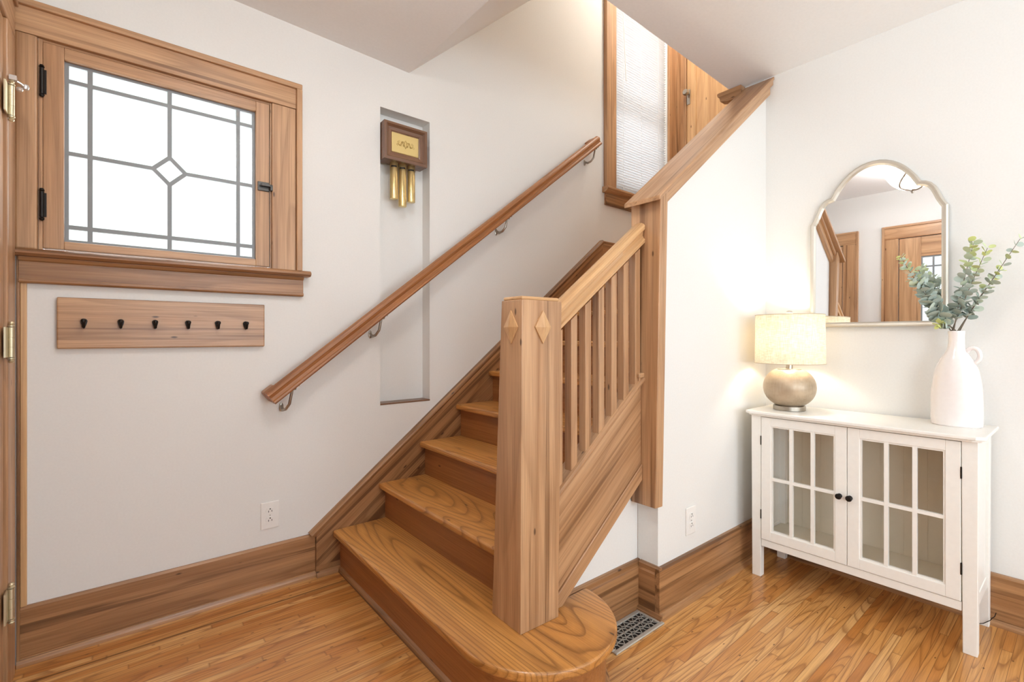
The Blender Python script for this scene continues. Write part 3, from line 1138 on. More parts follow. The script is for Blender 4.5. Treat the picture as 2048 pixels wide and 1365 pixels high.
for xk, zk in ((0.540, 0.757), (0.941, 1.073), (1.713, 1.678), (2.480, 2.262)):
    b = MB()
    zr = 0.822 + (xk + .03 - .478) * HS - .030
    b.lathe(0, 0, [(.001, 0), (.009, .0005), (.009, .003), (.006, .005), (.001, .006)], 20)
    for v in b.v:
        v.x, v.y, v.z = xk + v.x, YL - v.z, zk + .016 + v.y * 2.2
    b.tube([(xk, YL - .006, zk + .020), (xk, YL - .030, zk + .006), (xk + .005, YL - .055, zk + .012), (xk + .016, YL - .070, zk + .035), (xk + .030, YL - .074, zr + .006)], [.007, .007, .0065, .006, .005], 10)
    b.box(xk + .012, xk + .055, YL - .084, YL - .064, zr + .002, zr + .006)
    b.lathe(xk + .034, YL - .074, [(.001, zr - .014), (.008, zr - .012), (.010, zr - .004), (.008, zr + .004), (.001, zr + .005)], 12)
    tag(b.build('bracket', 'nickel', hr), 'satin metal bracket')

# ------------------------------------------------------------------ landing window with blind
w2 = thing('window_2', (3.15, YL, 2.13), 'tall window over the stair landing with wood casing', 'window', kind='structure')
FC2 = YL - .022
b = MB()
b.box(2.690, 2.803, FC2, YL, 2.14, 3.84, 'z')
b.box(2.682, 2.700, FC2 - .012, YL, 2.14, 3.84, 'z')
b.build('side_casing', 'trim', w2, 0.004)
b = MB()
b.box(3.487, 3.600, FC2, YL, 2.14, 3.84, 'z')
b.build('side_casing', 'trim', w2, 0.004)
b = MB()
b.box(2.700, 3.600, FC2, YL, 3.722, 3.84, 'x')
b.build('head_casing', 'trim', w2, 0.004)
b = MB()
b.prism([(YL + .06, 2.150), (YL - .045, 2.150), (YL - .056, 2.142), (YL - .056, 2.132), (YL - .044, 2.118), (YL - .022, 2.110), (YL, 2.110), (YL, 2.14), (YL + .06, 2.14)], 'x', 2.668, 3.615, 'x')
b.build('stool', 'trim', w2)
b = MB()
b.box(2.690, 3.600, FC2, YL, 2.024, 2.112, 'x')
b.build('apron', 'base', w2, 0.004)
b = MB()
b.box(2.805, 2.860, YL + .075, YL + .115, 2.15, 3.72, 'z')
b.box(3.430, 3.485, YL + .075, YL + .115, 2.15, 3.72, 'z')
for z0_, z1_ in ((2.15, 2.22), (2.78, 2.83), (3.65, 3.72)):
    b.box(2.860, 3.430, YL + .075, YL + .115, z0_, z1_, 'x')
b.build('sash', 'plastic', w2)
b = MB()
b.box(2.855, 3.435, YL + .093, YL + .097, 2.19, 3.68)
b.build('pane', 'glass', w2)

vb = thing('venetian_blind', (3.145, YL + .02, 2.155), 'white venetian blind with thin slats in the landing window', 'blind')
b = MB()
k, z_ = 0, 2.175
while z_ < 3.66:
    tlt = 0.40
    c, s = math.cos(tlt) * .0125, math.sin(tlt) * .0125
    y_ = YL + .022
    b.hexa([(2.812, y_ - c, z_ + s), (3.478, y_ - c, z_ + s), (3.478, y_ + c, z_ - s), (2.812, y_ + c, z_ - s),
            (2.812, y_ - c, z_ + s + .0007), (3.478, y_ - c, z_ + s + .0007), (3.478, y_ + c, z_ - s + .0007), (2.812, y_ + c, z_ - s + .0007)])
    z_ += 0.0195
b.build('slats', 'blind', vb)
b = MB()
b.box(2.810, 3.480, YL + .005, YL + .040, 3.66, 3.70)
b.build('head_rail', 'plastic', vb)
b = MB()
b.box(2.812, 3.478, YL + .012, YL + .032, 2.152, 2.164)
b.build('bottom_rail', 'plastic', vb)
b = MB()
for x_ in (2.92, 3.145, 3.37):
    for y_ in (YL + .008, YL + .036):
        b.tube([(x_, y_, 2.155), (x_, y_, 3.68)], .0008, 5)
b.build('ladder_cords', 'plastic', vb)
b = MB()
b.tube([(2.905, YL + .003, 3.66), (2.912, YL - .004, 3.35), (2.935, YL - .006, 2.99)], .0032, 6)
tag(b.build('tilt_wand', 'plastic', vb), 'thin clear tilt wand')

# closet door of the landing
d3 = thing('door_3', (3.62, 1.8, NZ[8]), 'pale wooden panel door at the top of the stairs with a glass knob', 'door', kind='structure')
b = MB()
b.box(3.598, 3.62, 2.142, 2.243, NZ[8], 3.84, 'z')
b.build('side_casing', 'trim', d3, 0.004)
b = MB()
b.box(3.598, 3.62, 1.36, 1.44, NZ[8], 3.84, 'z')
b.build('side_casing', 'trim', d3, 0.004)
b = MB()
b.box(3.606, 3.62, 2.060, 2.138, NZ[8] + .005, 3.80, 'z')
b.box(3.606, 3.62, 1.445, 1.53, NZ[8] + .005, 3.80, 'z')
b.box(3.606, 3.62, 1.53, 2.060, NZ[8] + .005, NZ[8] + .25, 'y')
b.box(3.606, 3.62, 1.53, 2.060, 3.70, 3.80, 'y')
leaf = b.build('leaf', 'pine', d3, 0.003)
b = MB()
b.box(3.613, 3.62, 1.52, 2.07, NZ[8] + .24, 3.71, 'z')
b.build('panel', 'pine', leaf)
b = MB()
b.box(3.600, 3.606, 2.108, 2.136, 2.98, 3.10)
b.lathe(0, 0, [(.001, 0), (.008, .001), (.008, .025), (.024, .032), (.026, .046), (.018, .060), (.001, .062)], 12)
for v in b.v[8:]:
    v.x, v.y, v.z = 3.602 - v.z, 2.122 + v.y, 3.065 + v.x
tag(b.build('knob', 'nickel', leaf), 'shiny glass and metal knob')

# ------------------------------------------------------------------ coat rack
cr = thing('coat_rack', (0.152, YL, 1.037), 'flat wooden coat rack board with six dark metal pegs below the leaded window', 'coat rack')
b = MB()
b.box(-0.167, 0.471, YL - .021, YL, 1.037, 1.213, 'x')
b.build('board', 'trim', cr, 0.004)
for xk in (-0.098, 0.001, 0.100, 0.202, 0.300, 0.399):
    b = MB()
    yb = YL - .021
    out = []
    for i in range(20):
        a = 2 * math.pi * i / 20
        r = 0.0095
        px = math.sin(a) * r * (1.0 if math.cos(a) > 0 else 1.0 - 0.55 * abs(math.cos(a)) ** 1.2)
        pz = math.cos(a) * (0.0095 if math.cos(a) > 0 else 0.026)
        out.append((xk + px, 1.132 + pz))
    b.prism(out, 'y', yb - .004, yb, 'z')
    b.tube([(xk, yb - .002, 1.122), (xk, yb - .014, 1.112), (xk, yb - .024, 1.112), (xk, yb - .030, 1.122), (xk, yb - .031, 1.130)], [.004, .0045, .0045, .0045, .005], 10)
    b.lathe(xk, yb - .031, [(.001, 1.126), (.006, 1.128), (.0075, 1.133), (.006, 1.138), (.001, 1.140)], 12)
    b.lathe(xk, yb - .005, [(.001, 1.132), (.003, 1.133), (.003, 1.136), (.001, 1.138)], 8)
    tag(b.build('hook', 'black', cr), 'dark bronze coat hook')


# ------------------------------------------------------------------ outlets
def outlet(name, c, ex, out, label):
    c, ex, n = Vector(c), Vector(ex), Vector(out)
    ez = Vector((0, 0, 1))
    root = thing(name, c - ez * .057, label, 'outlet')

    def blk(b, u0, u1, v0, v1, d0, d1):
        P = lambda u, v, d: c + ex * u + ez * v + n * d
        b.hexa([P(u0, v0, d0), P(u1, v0, d0), P(u1, v0, d1), P(u0, v0, d1), P(u0, v1, d0), P(u1, v1, d0), P(u1, v1, d1), P(u0, v1, d1)])
    b = MB()
    blk(b, -.036, .036, -.057, .057, 0, .006)
    b.build('cover_plate', 'plastic', root, 0.003)
    for s in (.0195, -.0195):
        b = MB()
        pts = []
        for i in range(24):
            a = 2 * math.pi * i / 24
            pts.append((math.cos(a) * .0168, max(-.0125, min(.0125, math.sin(a) * .0168))))
        vs = [c + ex * p[0] + ez * (s + p[1]) + n * .0055 for p in pts] + [c + ex * p[0] + ez * (s + p[1]) + n * .0085 for p in pts]
        b.add(vs, [tuple(range(24)), tuple(range(24, 48))] + [(i, (i + 1) % 24, 24 + (i + 1) % 24, 24 + i) for i in range(24)])
        rc = b.build('receptacle', 'plastic', root)
        b = MB()
        blk(b, -.0075, -.0052, s - .006, s + .002, .0082, .0089)
        blk(b, .0052, .0075, s - .005, s + .002, .0082, .0089)
        blk(b, -.0024, .0024, s + .0055, s + .010, .0082, .0089)
        b.build('slots', 'slot', rc)
    b = MB()
    blk(b, -.002, .002, -.002, .002, .0055, .0068)
    b.build('screw', 'nickel', root)


outlet('wall_outlet', (0.495, YL, 0.315), (1, 0, 0), (0, -1, 0), 'white duplex wall outlet low on the wall left of the stairs')
outlet('wall_outlet', (1.833, YM, 0.316), (1, 0, 0), (0, -1, 0), 'white duplex wall outlet on the stair wall near the white cabinet')

# ------------------------------------------------------------------ door chime in the niche
ch = thing('door_chime', (1.115, YL + .05, 1.74), 'wooden box door chime with brass plate and three brass tubes in the niche', 'door chime')
b = MB()
cx0, cx1, cy0, cy1, cz0, cz1 = 0.998, 1.234, 2.206, 2.284, 1.955, 2.142
b.box(cx0, cx1, cy0 + .018, cy1, cz0, cz1, 'x')
b.build('case', 'walnut', ch, 0.002)
b = MB()
fw = .046


def pic_frame(b, x0, x1, z0, z1, w, yo, yi, yback, mat_g=True):
    """mitred frame with a sloping face: outer edge at yo, crest and inner edge at yi"""
    O = [(x0, z0), (x1, z0), (x1, z1), (x0, z1)]
    def ins(d):
        return [(x0 + d, z0 + d), (x1 - d, z0 + d), (x1 - d, z1 - d), (x0 + d, z1 - d)]
    rings = [(O, yback), (O, yo), (ins(w * .28), yo - .003), (ins(w * .5), yo + .006), (ins(w * .8), yo + .009), (ins(w), yo + .014), (ins(w), yback)]
    for k in range(4):
        k2 = (k + 1) % 4
        vs, fs = [], []
        for pts, y in rings:
            vs += [(pts[k][0], y, pts[k][1]), (pts[k2][0], y, pts[k2][1])]
        n = len(rings)
        for i in range(n):
            j = (i + 1) % n
            fs.append((i * 2, i * 2 + 1, j * 2 + 1, j * 2))
        b.add(vs, fs, 'x' if k % 2 == 0 else 'z')


pic_frame(b, cx0, cx1, cz0, cz1, fw, cy0, cy0, cy0 + .020)
b.build('face_frame', 'walnut', ch)
b = MB()
b.box(cx0 + fw - .002, cx1 - fw + .002, cy0 + .009, cy0 + .017, cz0 + fw - .002, cz1 - fw + .002)
pl = b.build('brass_plate', 'brass_plate', ch, 0.004)
b = MB()
pcx, pcz, py = 1.116, 2.048, cy0 + .0085
for sx in (-1, 1):
    b.tube([(pcx + sx * (.004 + .040 * t), py, pcz + .012 * math.sin(t * 7)) for t in [i / 14 for i in range(15)]], .0007, 5)
    b.tube([(pcx + sx * (.006 + .030 * t), py, pcz - .010 * math.sin(t * 8 + 1)) for t in [i / 14 for i in range(15)]], .0006, 5)
    for q in range(5):
        ccx, ccz, rr = pcx + sx * (.010 + .0085 * q), pcz + (.008 if q % 2 else -.008), .0045
        b.tube([(ccx + rr * math.cos(a * .6), py, ccz + rr * math.sin(a * .6)) for a in range(11)], .0006, 5)
b.tube([(pcx, py, pcz - .022), (pcx - .006, py, pcz), (pcx, py, pcz + .022), (pcx + .006, py, pcz), (pcx, py, pcz - .022)], .0007, 5)
b.tube([(pcx + .011 * math.cos(a * .5), py, pcz + .016 * math.sin(a * .5)) for a in range(13)], .0006, 5)
b.build('engraving', 'engrave', pl)
b = MB()
b.box(1.04, 1.19, cy1 - .002, YL + .078, 1.99, 2.11)
b.build('mounting_block', 'walnut', ch)
for tx, tz in ((1.069, 1.773), (1.116, 1.742), (1.165, 1.772)):
    b = MB()
    b.lathe(tx, 2.250, [(.0185, tz), (.020, tz + .001), (.020, 1.957), (.0185, 1.959)], 28)
    tb = b.build('chime_tube', 'brass', ch)
    b = MB()
    d = Vector((-tx, -2.250, 0)).normalized()
    s = Vector((-d.y, d.x, 0))
    c = Vector((tx, 2.250, 1.934))
    vs = []
    nn = 6
    for i in range(nn + 1):
        a = -.75 + 1.5 * i / nn
        q = c + (d * math.cos(a) + s * math.sin(a)) * .0204
        vs += [q + Vector((0, 0, -.004)), q + Vector((0, 0, .004))]
    b.add(vs, [(2 * i, 2 * i + 2, 2 * i + 3, 2 * i + 1) for i in range(nn)])
    b.build('slot', 'slot', tb)

# ------------------------------------------------------------------ floor register
fr = thing('floor_register', (1.44, 1.087, 0), 'satin nickel floor register with pierced trapezoid pattern by the rounded step', 'floor register')
rx0, rx1, ry0, ry1 = 1.297, 1.580, 1.028, 1.147
b = MB()
bw = .017
for (a0, a1, c0, c1, g) in ((rx0, rx1, ry0, ry0 + bw, 'x'), (rx0, rx1, ry1 - bw, ry1, 'x'), (rx0, rx0 + bw, ry0 + bw, ry1 - bw, 'y'), (rx1 - bw, rx1, ry0 + bw, ry1 - bw, 'y')):
    b.box(a0, a1, c0, c1, 0.0, 0.006, g)
b.build('border', 'register', fr, 0.0025)
b = MB()
ix0, ix1, iy0, iy1 = rx0 + bw, rx1 - bw, ry0 + bw, ry1 - bw


def bar(p, q, w=.0026):
    p, q = Vector((p[0], p[1], 0)), Vector((q[0], q[1], 0))
    d = (q - p).normalized()
    n = Vector((-d.y, d.x, 0)) * w / 2
    e0, e1 = Vector((0, 0, .0025)), Vector((0, 0, .0052))
    b.hexa([p - n + e0, q - n + e0, q + n + e0, p + n + e0, p - n + e1, q - n + e1, q + n + e1, p + n + e1])


ym_ = (iy0 + iy1) / 2
nc = 5
cw = (ix1 - ix0) / nc
for r0, r1 in ((iy0, ym_), (ym_, iy1)):
    rm = (r0 + r1) / 2
    for k in range(nc):
        a0 = ix0 + k * cw
        cxk = a0 + cw / 2
        dxx, dyy = cw * .21, (r1 - r0) * .17
        Lp, Rp, Tp, Bp = (cxk - dxx, rm), (cxk + dxx, rm), (cxk, rm + dyy), (cxk, rm - dyy)
        for p, q in ((Lp, Tp), (Tp, Rp), (Rp, Bp), (Bp, Lp)):
            bar(p, q)
        bar(Tp, (cxk, r1))
        bar(Bp, (cxk, r0))
        bar(Lp, (a0, rm))
        bar(Rp, (a0 + cw, rm))
        for p, cx_, cy_ in ((Lp, a0, r1), (Lp, a0, r0), (Rp, a0 + cw, r1), (Rp, a0 + cw, r0)):
            bar(p, (cx_, cy_), .0024)
bar((ix0, ym_), (ix1, ym_), .005)
b.build('grille', 'register', fr)
b = MB()
b.box(ix0 - .002, ix1 + .002, iy0 - .002, iy1 + .002, 0.0003, 0.0010)
b.build('duct_shade', 'slot', fr)  # thin dark sheet stands for the shade below the grille

# ------------------------------------------------------------------ cabinet
cb = thing('cabinet', (2.375, 0.627, 0), 'white two-door cabinet with six-pane glass doors standing below the mirror', 'cabinet')
X0, X1, Y0, Y1, ZT = 2.222, 2.528, 0.253, 0.998, 0.728
lw = .042
b = MB()
poly = [(X0 - .026, Y0 - .010), (X0 - .020, Y0 - .018), (X0 + .02, Y0 - .020), (X1, Y0 - .020), (X1, Y1 + .020), (X0 + .02, Y1 + .020), (X0 - .020, Y1 + .018), (X0 - .026, Y1 + .010)]
poly = [(X0 - .026, Y0 + .004), (X0 - .012, Y0 - .020), (X1, Y0 - .020), (X1, Y1 + .020), (X0 - .012, Y1 + .020), (X0 - .026, Y1 - .004)]
b.prism(poly, 'z', ZT + .004, ZT + .017, 'y')
pc_x, pc_y = (X0 + X1) / 2, (Y0 + Y1) / 2
b.prism([(x + (.010 if x < pc_x else 0), y + (.010 if y < pc_y else -.010)) for x, y in poly], 'z', ZT - .004, ZT + .004, 'y')
b.build('top', 'cabinet', cb, 0.003)
for xa_, ya_ in ((X0, Y0), (X0, Y1 - lw), (X1 - .040, Y0), (X1 - .040, Y1 - lw)):
    b = MB()
    e = .006
    b.hexa([(xa_ + e * .4, ya_ + e * .4, 0), (xa_ + .040 - e * .4, ya_ + e * .4, 0), (xa_ + .040 - e * .4, ya_ + lw - e * .4, 0), (xa_ + e * .4, ya_ + lw - e * .4, 0),
            (xa_, ya_, ZT), (xa_ + .040, ya_, ZT), (xa_ + .040, ya_ + lw, ZT), (xa_, ya_ + lw, ZT)], 'z')
    b.build('leg', 'cabinet', cb, 0.002)
b = MB()
b.box(X0 + .004, X0 + .022, Y0 + lw, Y1 - lw, .140, .171, 'y')
b.build('bottom_rail', 'cabinet', cb, 0.0015)
b = MB()
b.box(X0 + .004, X0 + .020, Y0 + lw, Y1 - lw, .7205, ZT - .003, 'y')
b.build('top_rail', 'cabinet', cb)
for ya_ in (Y0 + .008, Y1 - .020):
    b = MB()
    b.box(X0 + .039, X1 - .039, ya_ + .003, ya_ + .009, .18, ZT - .004)
    b.box(X0 + .039, X1 - .039, ya_, ya_ + .012, .145, .185, 'x')
    b.box(X0 + .039, X1 - .039, ya_, ya_ + .012, .685, ZT - .004, 'x')
    b.build('side_panel', 'cabinet', cb, 0.001)
b = MB()
b.box(X1 - .012, X1 - .004, Y0 + .03, Y1 - .03, .15, ZT - .004)
for k in range(1, 9):
    yk = Y0 + .03 + k * (Y1 - Y0 - .06) / 9
    b.box(X1 - .0135, X1 - .011, yk - .001, yk + .001, .16, ZT - .01)
b.build('back_panel', 'cab_inside', cb)
b = MB()
b.box(X0 + .022, X1 - .013, Y0 + .022, Y1 - .022, .160, .172)
b.build('bottom_shelf', 'cab_inside', cb)


def cab_door(ya, yb, knob_y, hinge_y, hs, hz):
    z0, z1 = .174, .719
    xf, xb2 = X0 - .001, X0 + .017
    root_b = MB()
    sw, sk = .040, .040
    gy0, gy1, gz0, gz1 = ya + sw, yb - sw, z0 + sk, z1 - .036
    root_b.box(xf, xb2, ya, ya + sw, z0, z1, 'z')
    root_b.box(xf, xb2, yb - sw, yb, z0, z1, 'z')
    root_b.box(xf, xb2, ya + sw, yb - sw, z0, gz0, 'y')
    root_b.box(xf, xb2, ya + sw, yb - sw, gz1, z1, 'y')
    d = root_b.build('door', 'cabinet', cb, 0.0015)
    b = MB()
    # sticking around the glass
    for q in ((gy0, gy0 + .006, gz0, gz1, 0), (gy1 - .006, gy1, gz0, gz1, 0), (gy0, gy1, gz0, gz0 + .006, .0004), (gy0, gy1, gz1 - .006, gz1, .0004)):
        b.box(xf + .004 + q[4], xb2 - .0005 - q[4], q[0], q[1], q[2], q[3], 'z')
    mw = .013
    for t in (1 / 3, 2 / 3):
        y_ = gy0 + (gy1 - gy0) * t
        b.box(xf + .002, xb2 - .002, y_ - mw / 2, y_ + mw / 2, gz0, gz1, 'z')
    zm2 = (gz0 + gz1) / 2
    b.box(xf + .0026, xb2 - .0026, gy0, gy1, zm2 - mw / 2, zm2 + mw / 2, 'y')
    b.build('muntins', 'cabinet', d)
    b = MB()
    b.box(xf + .010, xf + .012, gy0, gy1, gz0, gz1)
    b.build('glass_pane', 'glass', d)
    b = MB()
    b.lathe(0, 0, [(.001, 0), (.009, .0005), (.007, .003), (.004, .005), (.004, .011), (.009, .015), (.0115, .019), (.009, .023), (.001, .025)], 20)
    for v in b.v:
        v.x, v.y, v.z = xf - v.z, knob_y + v.y, .444 + v.x
    tag(b.build('knob', 'black', d), 'small black knob')
    for z_ in hz:
        b = MB()
        b.box(xf - .0015, xf + .004, hinge_y - .002, hinge_y + .002, z_ - .020, z_ + .020)
        tag(b.build('hinge', 'black', d), 'dark hinge barrel')


cab_door(.2965, .6265, .617, .2955, 1, (.614, .286))
cab_door(.6285, .9545, .652, .9555, -1, (.614, .284))

b = MB()
b.tube([(2.450, .262, .040), (2.500, .248, .041), (2.515, .250, .038), (2.505, .268, .045), (2.50, .272, .046)], .0012, 6)
b.v = []
b.f, b.g, b.s = [], [], []
b.tube([(2.470, .300, .001), (2.482, .270, .012), (2.486, .252, .030), (2.487, .247, .040), (2.500, .242, .043), (2.522, .240, .050)], .0013, 6)
o = b.build('power_cord', 'black')
tag(o, 'thin dark cord end poking out beside the rear leg of the white cabinet', 'cord')

# ------------------------------------------------------------------ table lamp
ZC = ZT + .017
lx, ly = 2.359, 0.890
tl = thing('table_lamp', (lx, ly, ZC), 'lit table lamp with linen drum shade and round taupe base on the cabinet', 'lamp')
b = MB()
b.lathe(lx, ly, [(.062, ZC), (.065, ZC + .002), (.065, ZC + .020), (.063, ZC + .022)], 48)
tag(b.build('base', 'nickel', tl), 'satin metal disc base')
b = MB()
zc0, rr, hh = ZC + .104, .1065, .082
pr = [(.050, ZC + .022), (.050, ZC + .028)]
for i in range(19):
    a = -1.08 + 2.16 * i / 18
    pr.append((rr * math.cos(a) ** 0.85, zc0 + hh * math.sin(a) / math.sin(1.08) * .98))
b.lathe(lx, ly, pr, 56)
b.build('body', 'lamp_body', tl)
b = MB()
b.lathe(lx, ly, [(.048, ZC + .183), (.048, ZC + .187), (.014, ZC + .188), (.013, ZC + .26), (.010, ZC + .262), (.010, ZC + .30)], 28)
b.build('neck', 'nickel', tl)
b = MB()
b.lathe(lx, ly, [(.001, ZC + .298), (.016, ZC + .300), (.017, ZC + .318), (.028, ZC + .345), (.026, ZC + .37), (.001, ZC + .385)], 20)
blb = b.build('bulb', glass_mat('bulb_glass', (1, .97, .9)), tl)
b = MB()
zs0, zs1, rs0, rs1 = 0.957, 1.178, .141, .138
b.lathe(lx, ly, [(rs0, zs0), (rs1, zs1), (rs1 - .0012, zs1), (rs0 - .0012, zs0)], 64)
b.f = [f for f in b.f if len(f) == 4]
vs = len(b.v)
nseg, npf = 64, 4
b.f += [(k * npf + 3, ((k + 1) % nseg) * npf + 3, ((k + 1) % nseg) * npf, k * npf) for k in range(nseg)]
b.s = [True] * len(b.f)
sh = b.build('shade', 'shade', tl)
M['shade_rim'] = flat('shade_trim', S(198, 186, 164), .7)
for z_, r_ in ((zs0 + .001, rs0 + .0004), (zs1 - .001, rs1 + .0004)):
    b = MB()
    b.tube([(lx + r_ * math.cos(2 * math.pi * i / 64), ly + r_ * math.sin(2 * math.pi * i / 64), z_) for i in range(64)], .0016, 6, closed=True)
    b.build('shade_rim', 'shade_rim', sh)
b = MB()
for k in range(3):
    a = k * 2.094 + .4
    b.tube([(lx + .008 * math.cos(a), ly + .008 * math.sin(a), 1.168), (lx + (rs1 - .002) * math.cos(a), ly + (rs1 - .002) * math.sin(a), 1.174)], .0016, 6)
for s_ in (-1, 1):
    b.tube([(lx, ly + s_ * .012, ZC + .275), (lx, ly + s_ * .045, ZC + .31), (lx, ly + s_ * .045, ZC + .38), (lx, ly + s_ * .004, 1.168)], .0016, 6)
b.build('harp', 'nickel', tl)
b = MB()
b.lathe(lx, ly, [(.004, 1.165), (.005, 1.180), (.013, 1.182), (.015, 1.188), (.011, 1.195), (.001, 1.198)], 20)
b.build('finial', 'champagne', tl)

# ------------------------------------------------------------------ jug vase
vx, vy = 2.430, 0.3365
va = thing('jug_vase', (vx, vy, ZC), 'tall white glazed ceramic jug vase with a ring handle on the cabinet', 'vase')
b = MB()
k = 1.84
pv = [(.001, ZC + .001), (.068, ZC), (.073, ZC + .004), (.0745, ZC + .03), (.074, ZC + .08), (.0725, ZC + .13), (.068, ZC + .178), (.060, ZC + .216), (.048, ZC + .246), (.037, ZC + .266),
      (.029, ZC + .280), (.0248, ZC + .294), (.0235, ZC + .312), (.0235, ZC + .335), (.0248, ZC + .349), (.0252, ZC + .353), (.0240, ZC + .355), (.0215, ZC + .350), (.021, ZC + .30), (.001, ZC + .29)]


def vase_lathe(b):
    seg = 56
    vs, fs = [], []
    n = len(pv)
    for i in range(seg):
        a = 2 * math.pi * i / seg
        for r, z_ in pv:
            t = max(0.0, min(1.0, (r - .028) / .04))
            fx = 1.0 - .26 * t                     # flattened body, round neck
            vs.append((vx + r * fx * math.cos(a), vy + r * math.sin(a), z_))
    for i in range(seg):
        j = (i + 1) % seg
        for q in range(n - 1):
            fs.append((i * n + q, j * n + q, j * n + q + 1, i * n + q + 1))
    b.add(vs, fs, 'z', True)


vase_lathe(b)
b.build('body', 'ceramic', va)
b = MB()
pts = []
for i in range(19):
    a = math.radians(158 - 285 * i / 18)
    pts.append((vx - .004, vy - .046 - .0185 * math.cos(a), ZC + .264 + .028 * math.sin(a)))
b.tube(pts, [.0078] * 19, 14)
b.build('handle', 'ceramic', va)


# ------------------------------------------------------------------ eucalyptus sprays
def spray(tip, bend, n, size, pale, label, start=0.25, grow=0.55, seed=1):
    rnd = random.Random(seed)
    base = Vector((vx + rnd.uniform(-.012, .012), vy + rnd.uniform(-.015, .015), ZC + .30))
    mouth = Vector((vx + rnd.uniform(-.012, .012), vy + rnd.uniform(-.016, .016), ZC + .352))
    tip = Vector(tip)
    mid = (mouth + tip) / 2 + Vector(bend)

    def curve(t):
        return mouth * (1 - t) ** 2 + mid * 2 * t * (1 - t) + tip * t * t
    root = thing('eucalyptus_spray', base, label, 'branch', 'eucalyptus sprays in the white jug')
    b = MB()
    path = [base] + [curve(i / 14) for i in range(15)]
    b.tube(path, [.0022] + [.0022 - .0014 * i / 14 for i in range(15)], 7)
    b.build('stem', 'stem', root)
    b = MB()
    ang = rnd.uniform(0, 6)
    for i in range(n):
        t = start + (1 - start) * i / (n - 1)
        p = curve(t)
        d = (curve(min(t + .02, 1.0)) - curve(t - .02)).normalized()
        u0 = d.orthogonal().normalized()
        v0 = d.cross(u0)
        ang += 1.2 + rnd.uniform(-.3, .3)
        for s in (0, math.pi):
            a = ang + s + rnd.uniform(-.25, .25)
            rad = u0 * math.cos(a) + v0 * math.sin(a)
            r = size * (1.0 - grow * t) * rnd.uniform(.82, 1.12)
            axis = (rad * .88 + d * rnd.uniform(.25, .85)).normalized()
            side = axis.cross(d).normalized()
            side = (Matrix.Rotation(rnd.uniform(-.95, .95), 3, axis) @ side).normalized()
            nrm = side.cross(axis).normalized()
            tint = min(1.0, max(0.0, rnd.uniform(.05, .55) + (pale * max(0.0, t - .45) * 1.2)))
            c0 = p + axis * .003
            if c0.x + axis.x * r * 2 > XR - .012:
                axis.x = -abs(axis.x)
                axis.normalize()
            vs = [c0 + axis * r]
            m = 12
            for q in range(m):
                aa = 2 * math.pi * q / m
                ca, sa = math.cos(aa), math.sin(aa)
                vs.append(c0 + axis * (r + r * ca) + side * (r * .92 * sa) + nrm * (r * .16 * (ca * ca + sa * sa) - r * .10 * abs(ca)))
            vs2 = [v - nrm * .0005 for v in vs]
            f = [(0, 1 + q, 1 + (q + 1) % m) for q in range(m)]
            k0 = len(vs)
            f += [(k0, k0 + 1 + (q + 1) % m, k0 + 1 + q) for q in range(m)]
            f += [(1 + q, k0 + 1 + q, k0 + 1 + (q + 1) % m, 1 + (q + 1) % m) for q in range(m)]
            b.add(vs + vs2, f, smooth=True, gval=Vector((tint, 0, 0)))
    b.build('leaves', 'leaf', root)


spray((2.350, .485, 1.388), (0, .018, .006), 33, .0225, .7, 'eucalyptus spray leaning furthest left across the mirror, pale at its tip', .14, .62, 3)
spray((2.390, .438, 1.335), (0, .010, -.014), 26, .0220, .45, 'shorter dense eucalyptus spray just under the left-leaning one', .12, .45, 5)
spray((2.420, .287, 1.428), (0, .006, .004), 22, .0175, .9, 'tallest upright eucalyptus spray with a yellow-green tuft on top', .14, .30, 8)
spray((2.430, .172, 1.420), (0, .016, -.03), 15, .0170, .6, 'longest eucalyptus spray reaching to the right with sparse leaves', .18, .45, 11)
spray((2.400, .250, 1.396), (0, .004, .0), 19, .0165, 1.0, 'eucalyptus spray right of the upright one ending in yellow-green leaves', .16, .35, 14)
spray((2.440, .222, 1.315), (0, .010, .01), 11, .0140, 1.2, 'short yellow-green eucalyptus spray low on the right of the jug mouth', .25, .30, 17)
spray((2.390, .380, 1.125), (0, .0, .022), 7, .0135, 1.5, 'small drooping yellow-green eucalyptus sprig at the left of the jug mouth', .40, .20, 21)

# ------------------------------------------------------------------ mirror
MY, MZ0 = 0.6166, 1.122
half = [(.2436, 1.602), (.2345, 1.617), (.2245, 1.638), (.2150, 1.664), (.2060, 1.684), (.1930, 1.701), (.1770, 1.711), (.1600, 1.716), (.1540, 1.727),
        (.1440, 1.746), (.1300, 1.766), (.1120, 1.788), (.0910, 1.808), (.0680, 1.824), (.0440, 1.835), (.0200, 1.841), (0.0, 1.842)]
outl = [(-.2436, MZ0), (.2436, MZ0)] + half + [(-y, z_) for y, z_ in reversed(half[:-1])]
mr = thing('wall_mirror', (XR, MY, MZ0), 'arched wall mirror with scalloped shoulders and champagne metal frame', 'mirror')
TILT = 0.016


def mx(z_, d):                            # the mirror hangs with its foot a little out from the wall
    return XR - .004 - d - (1.842 - z_) * TILT


def inset(poly, w):
    n = len(poly)
    res = []
    for i in range(n):
        p0, p1, p2 = Vector(poly[i - 1]), Vector(poly[i]), Vector(poly[(i + 1) % n])
        e1, e2 = (p1 - p0).normalized(), (p2 - p1).normalized()
        n1, n2 = Vector((-e1.y, e1.x)), Vector((-e2.y, e2.x))
        bis = (n1 + n2)
        bis = bis / max(.35, bis.length_squared / 2 ** .0) * 1.0 if False else bis.normalized() / max(.5, bis.normalized().dot(n1))
        res.append(tuple(p1 + bis * w))
    return res


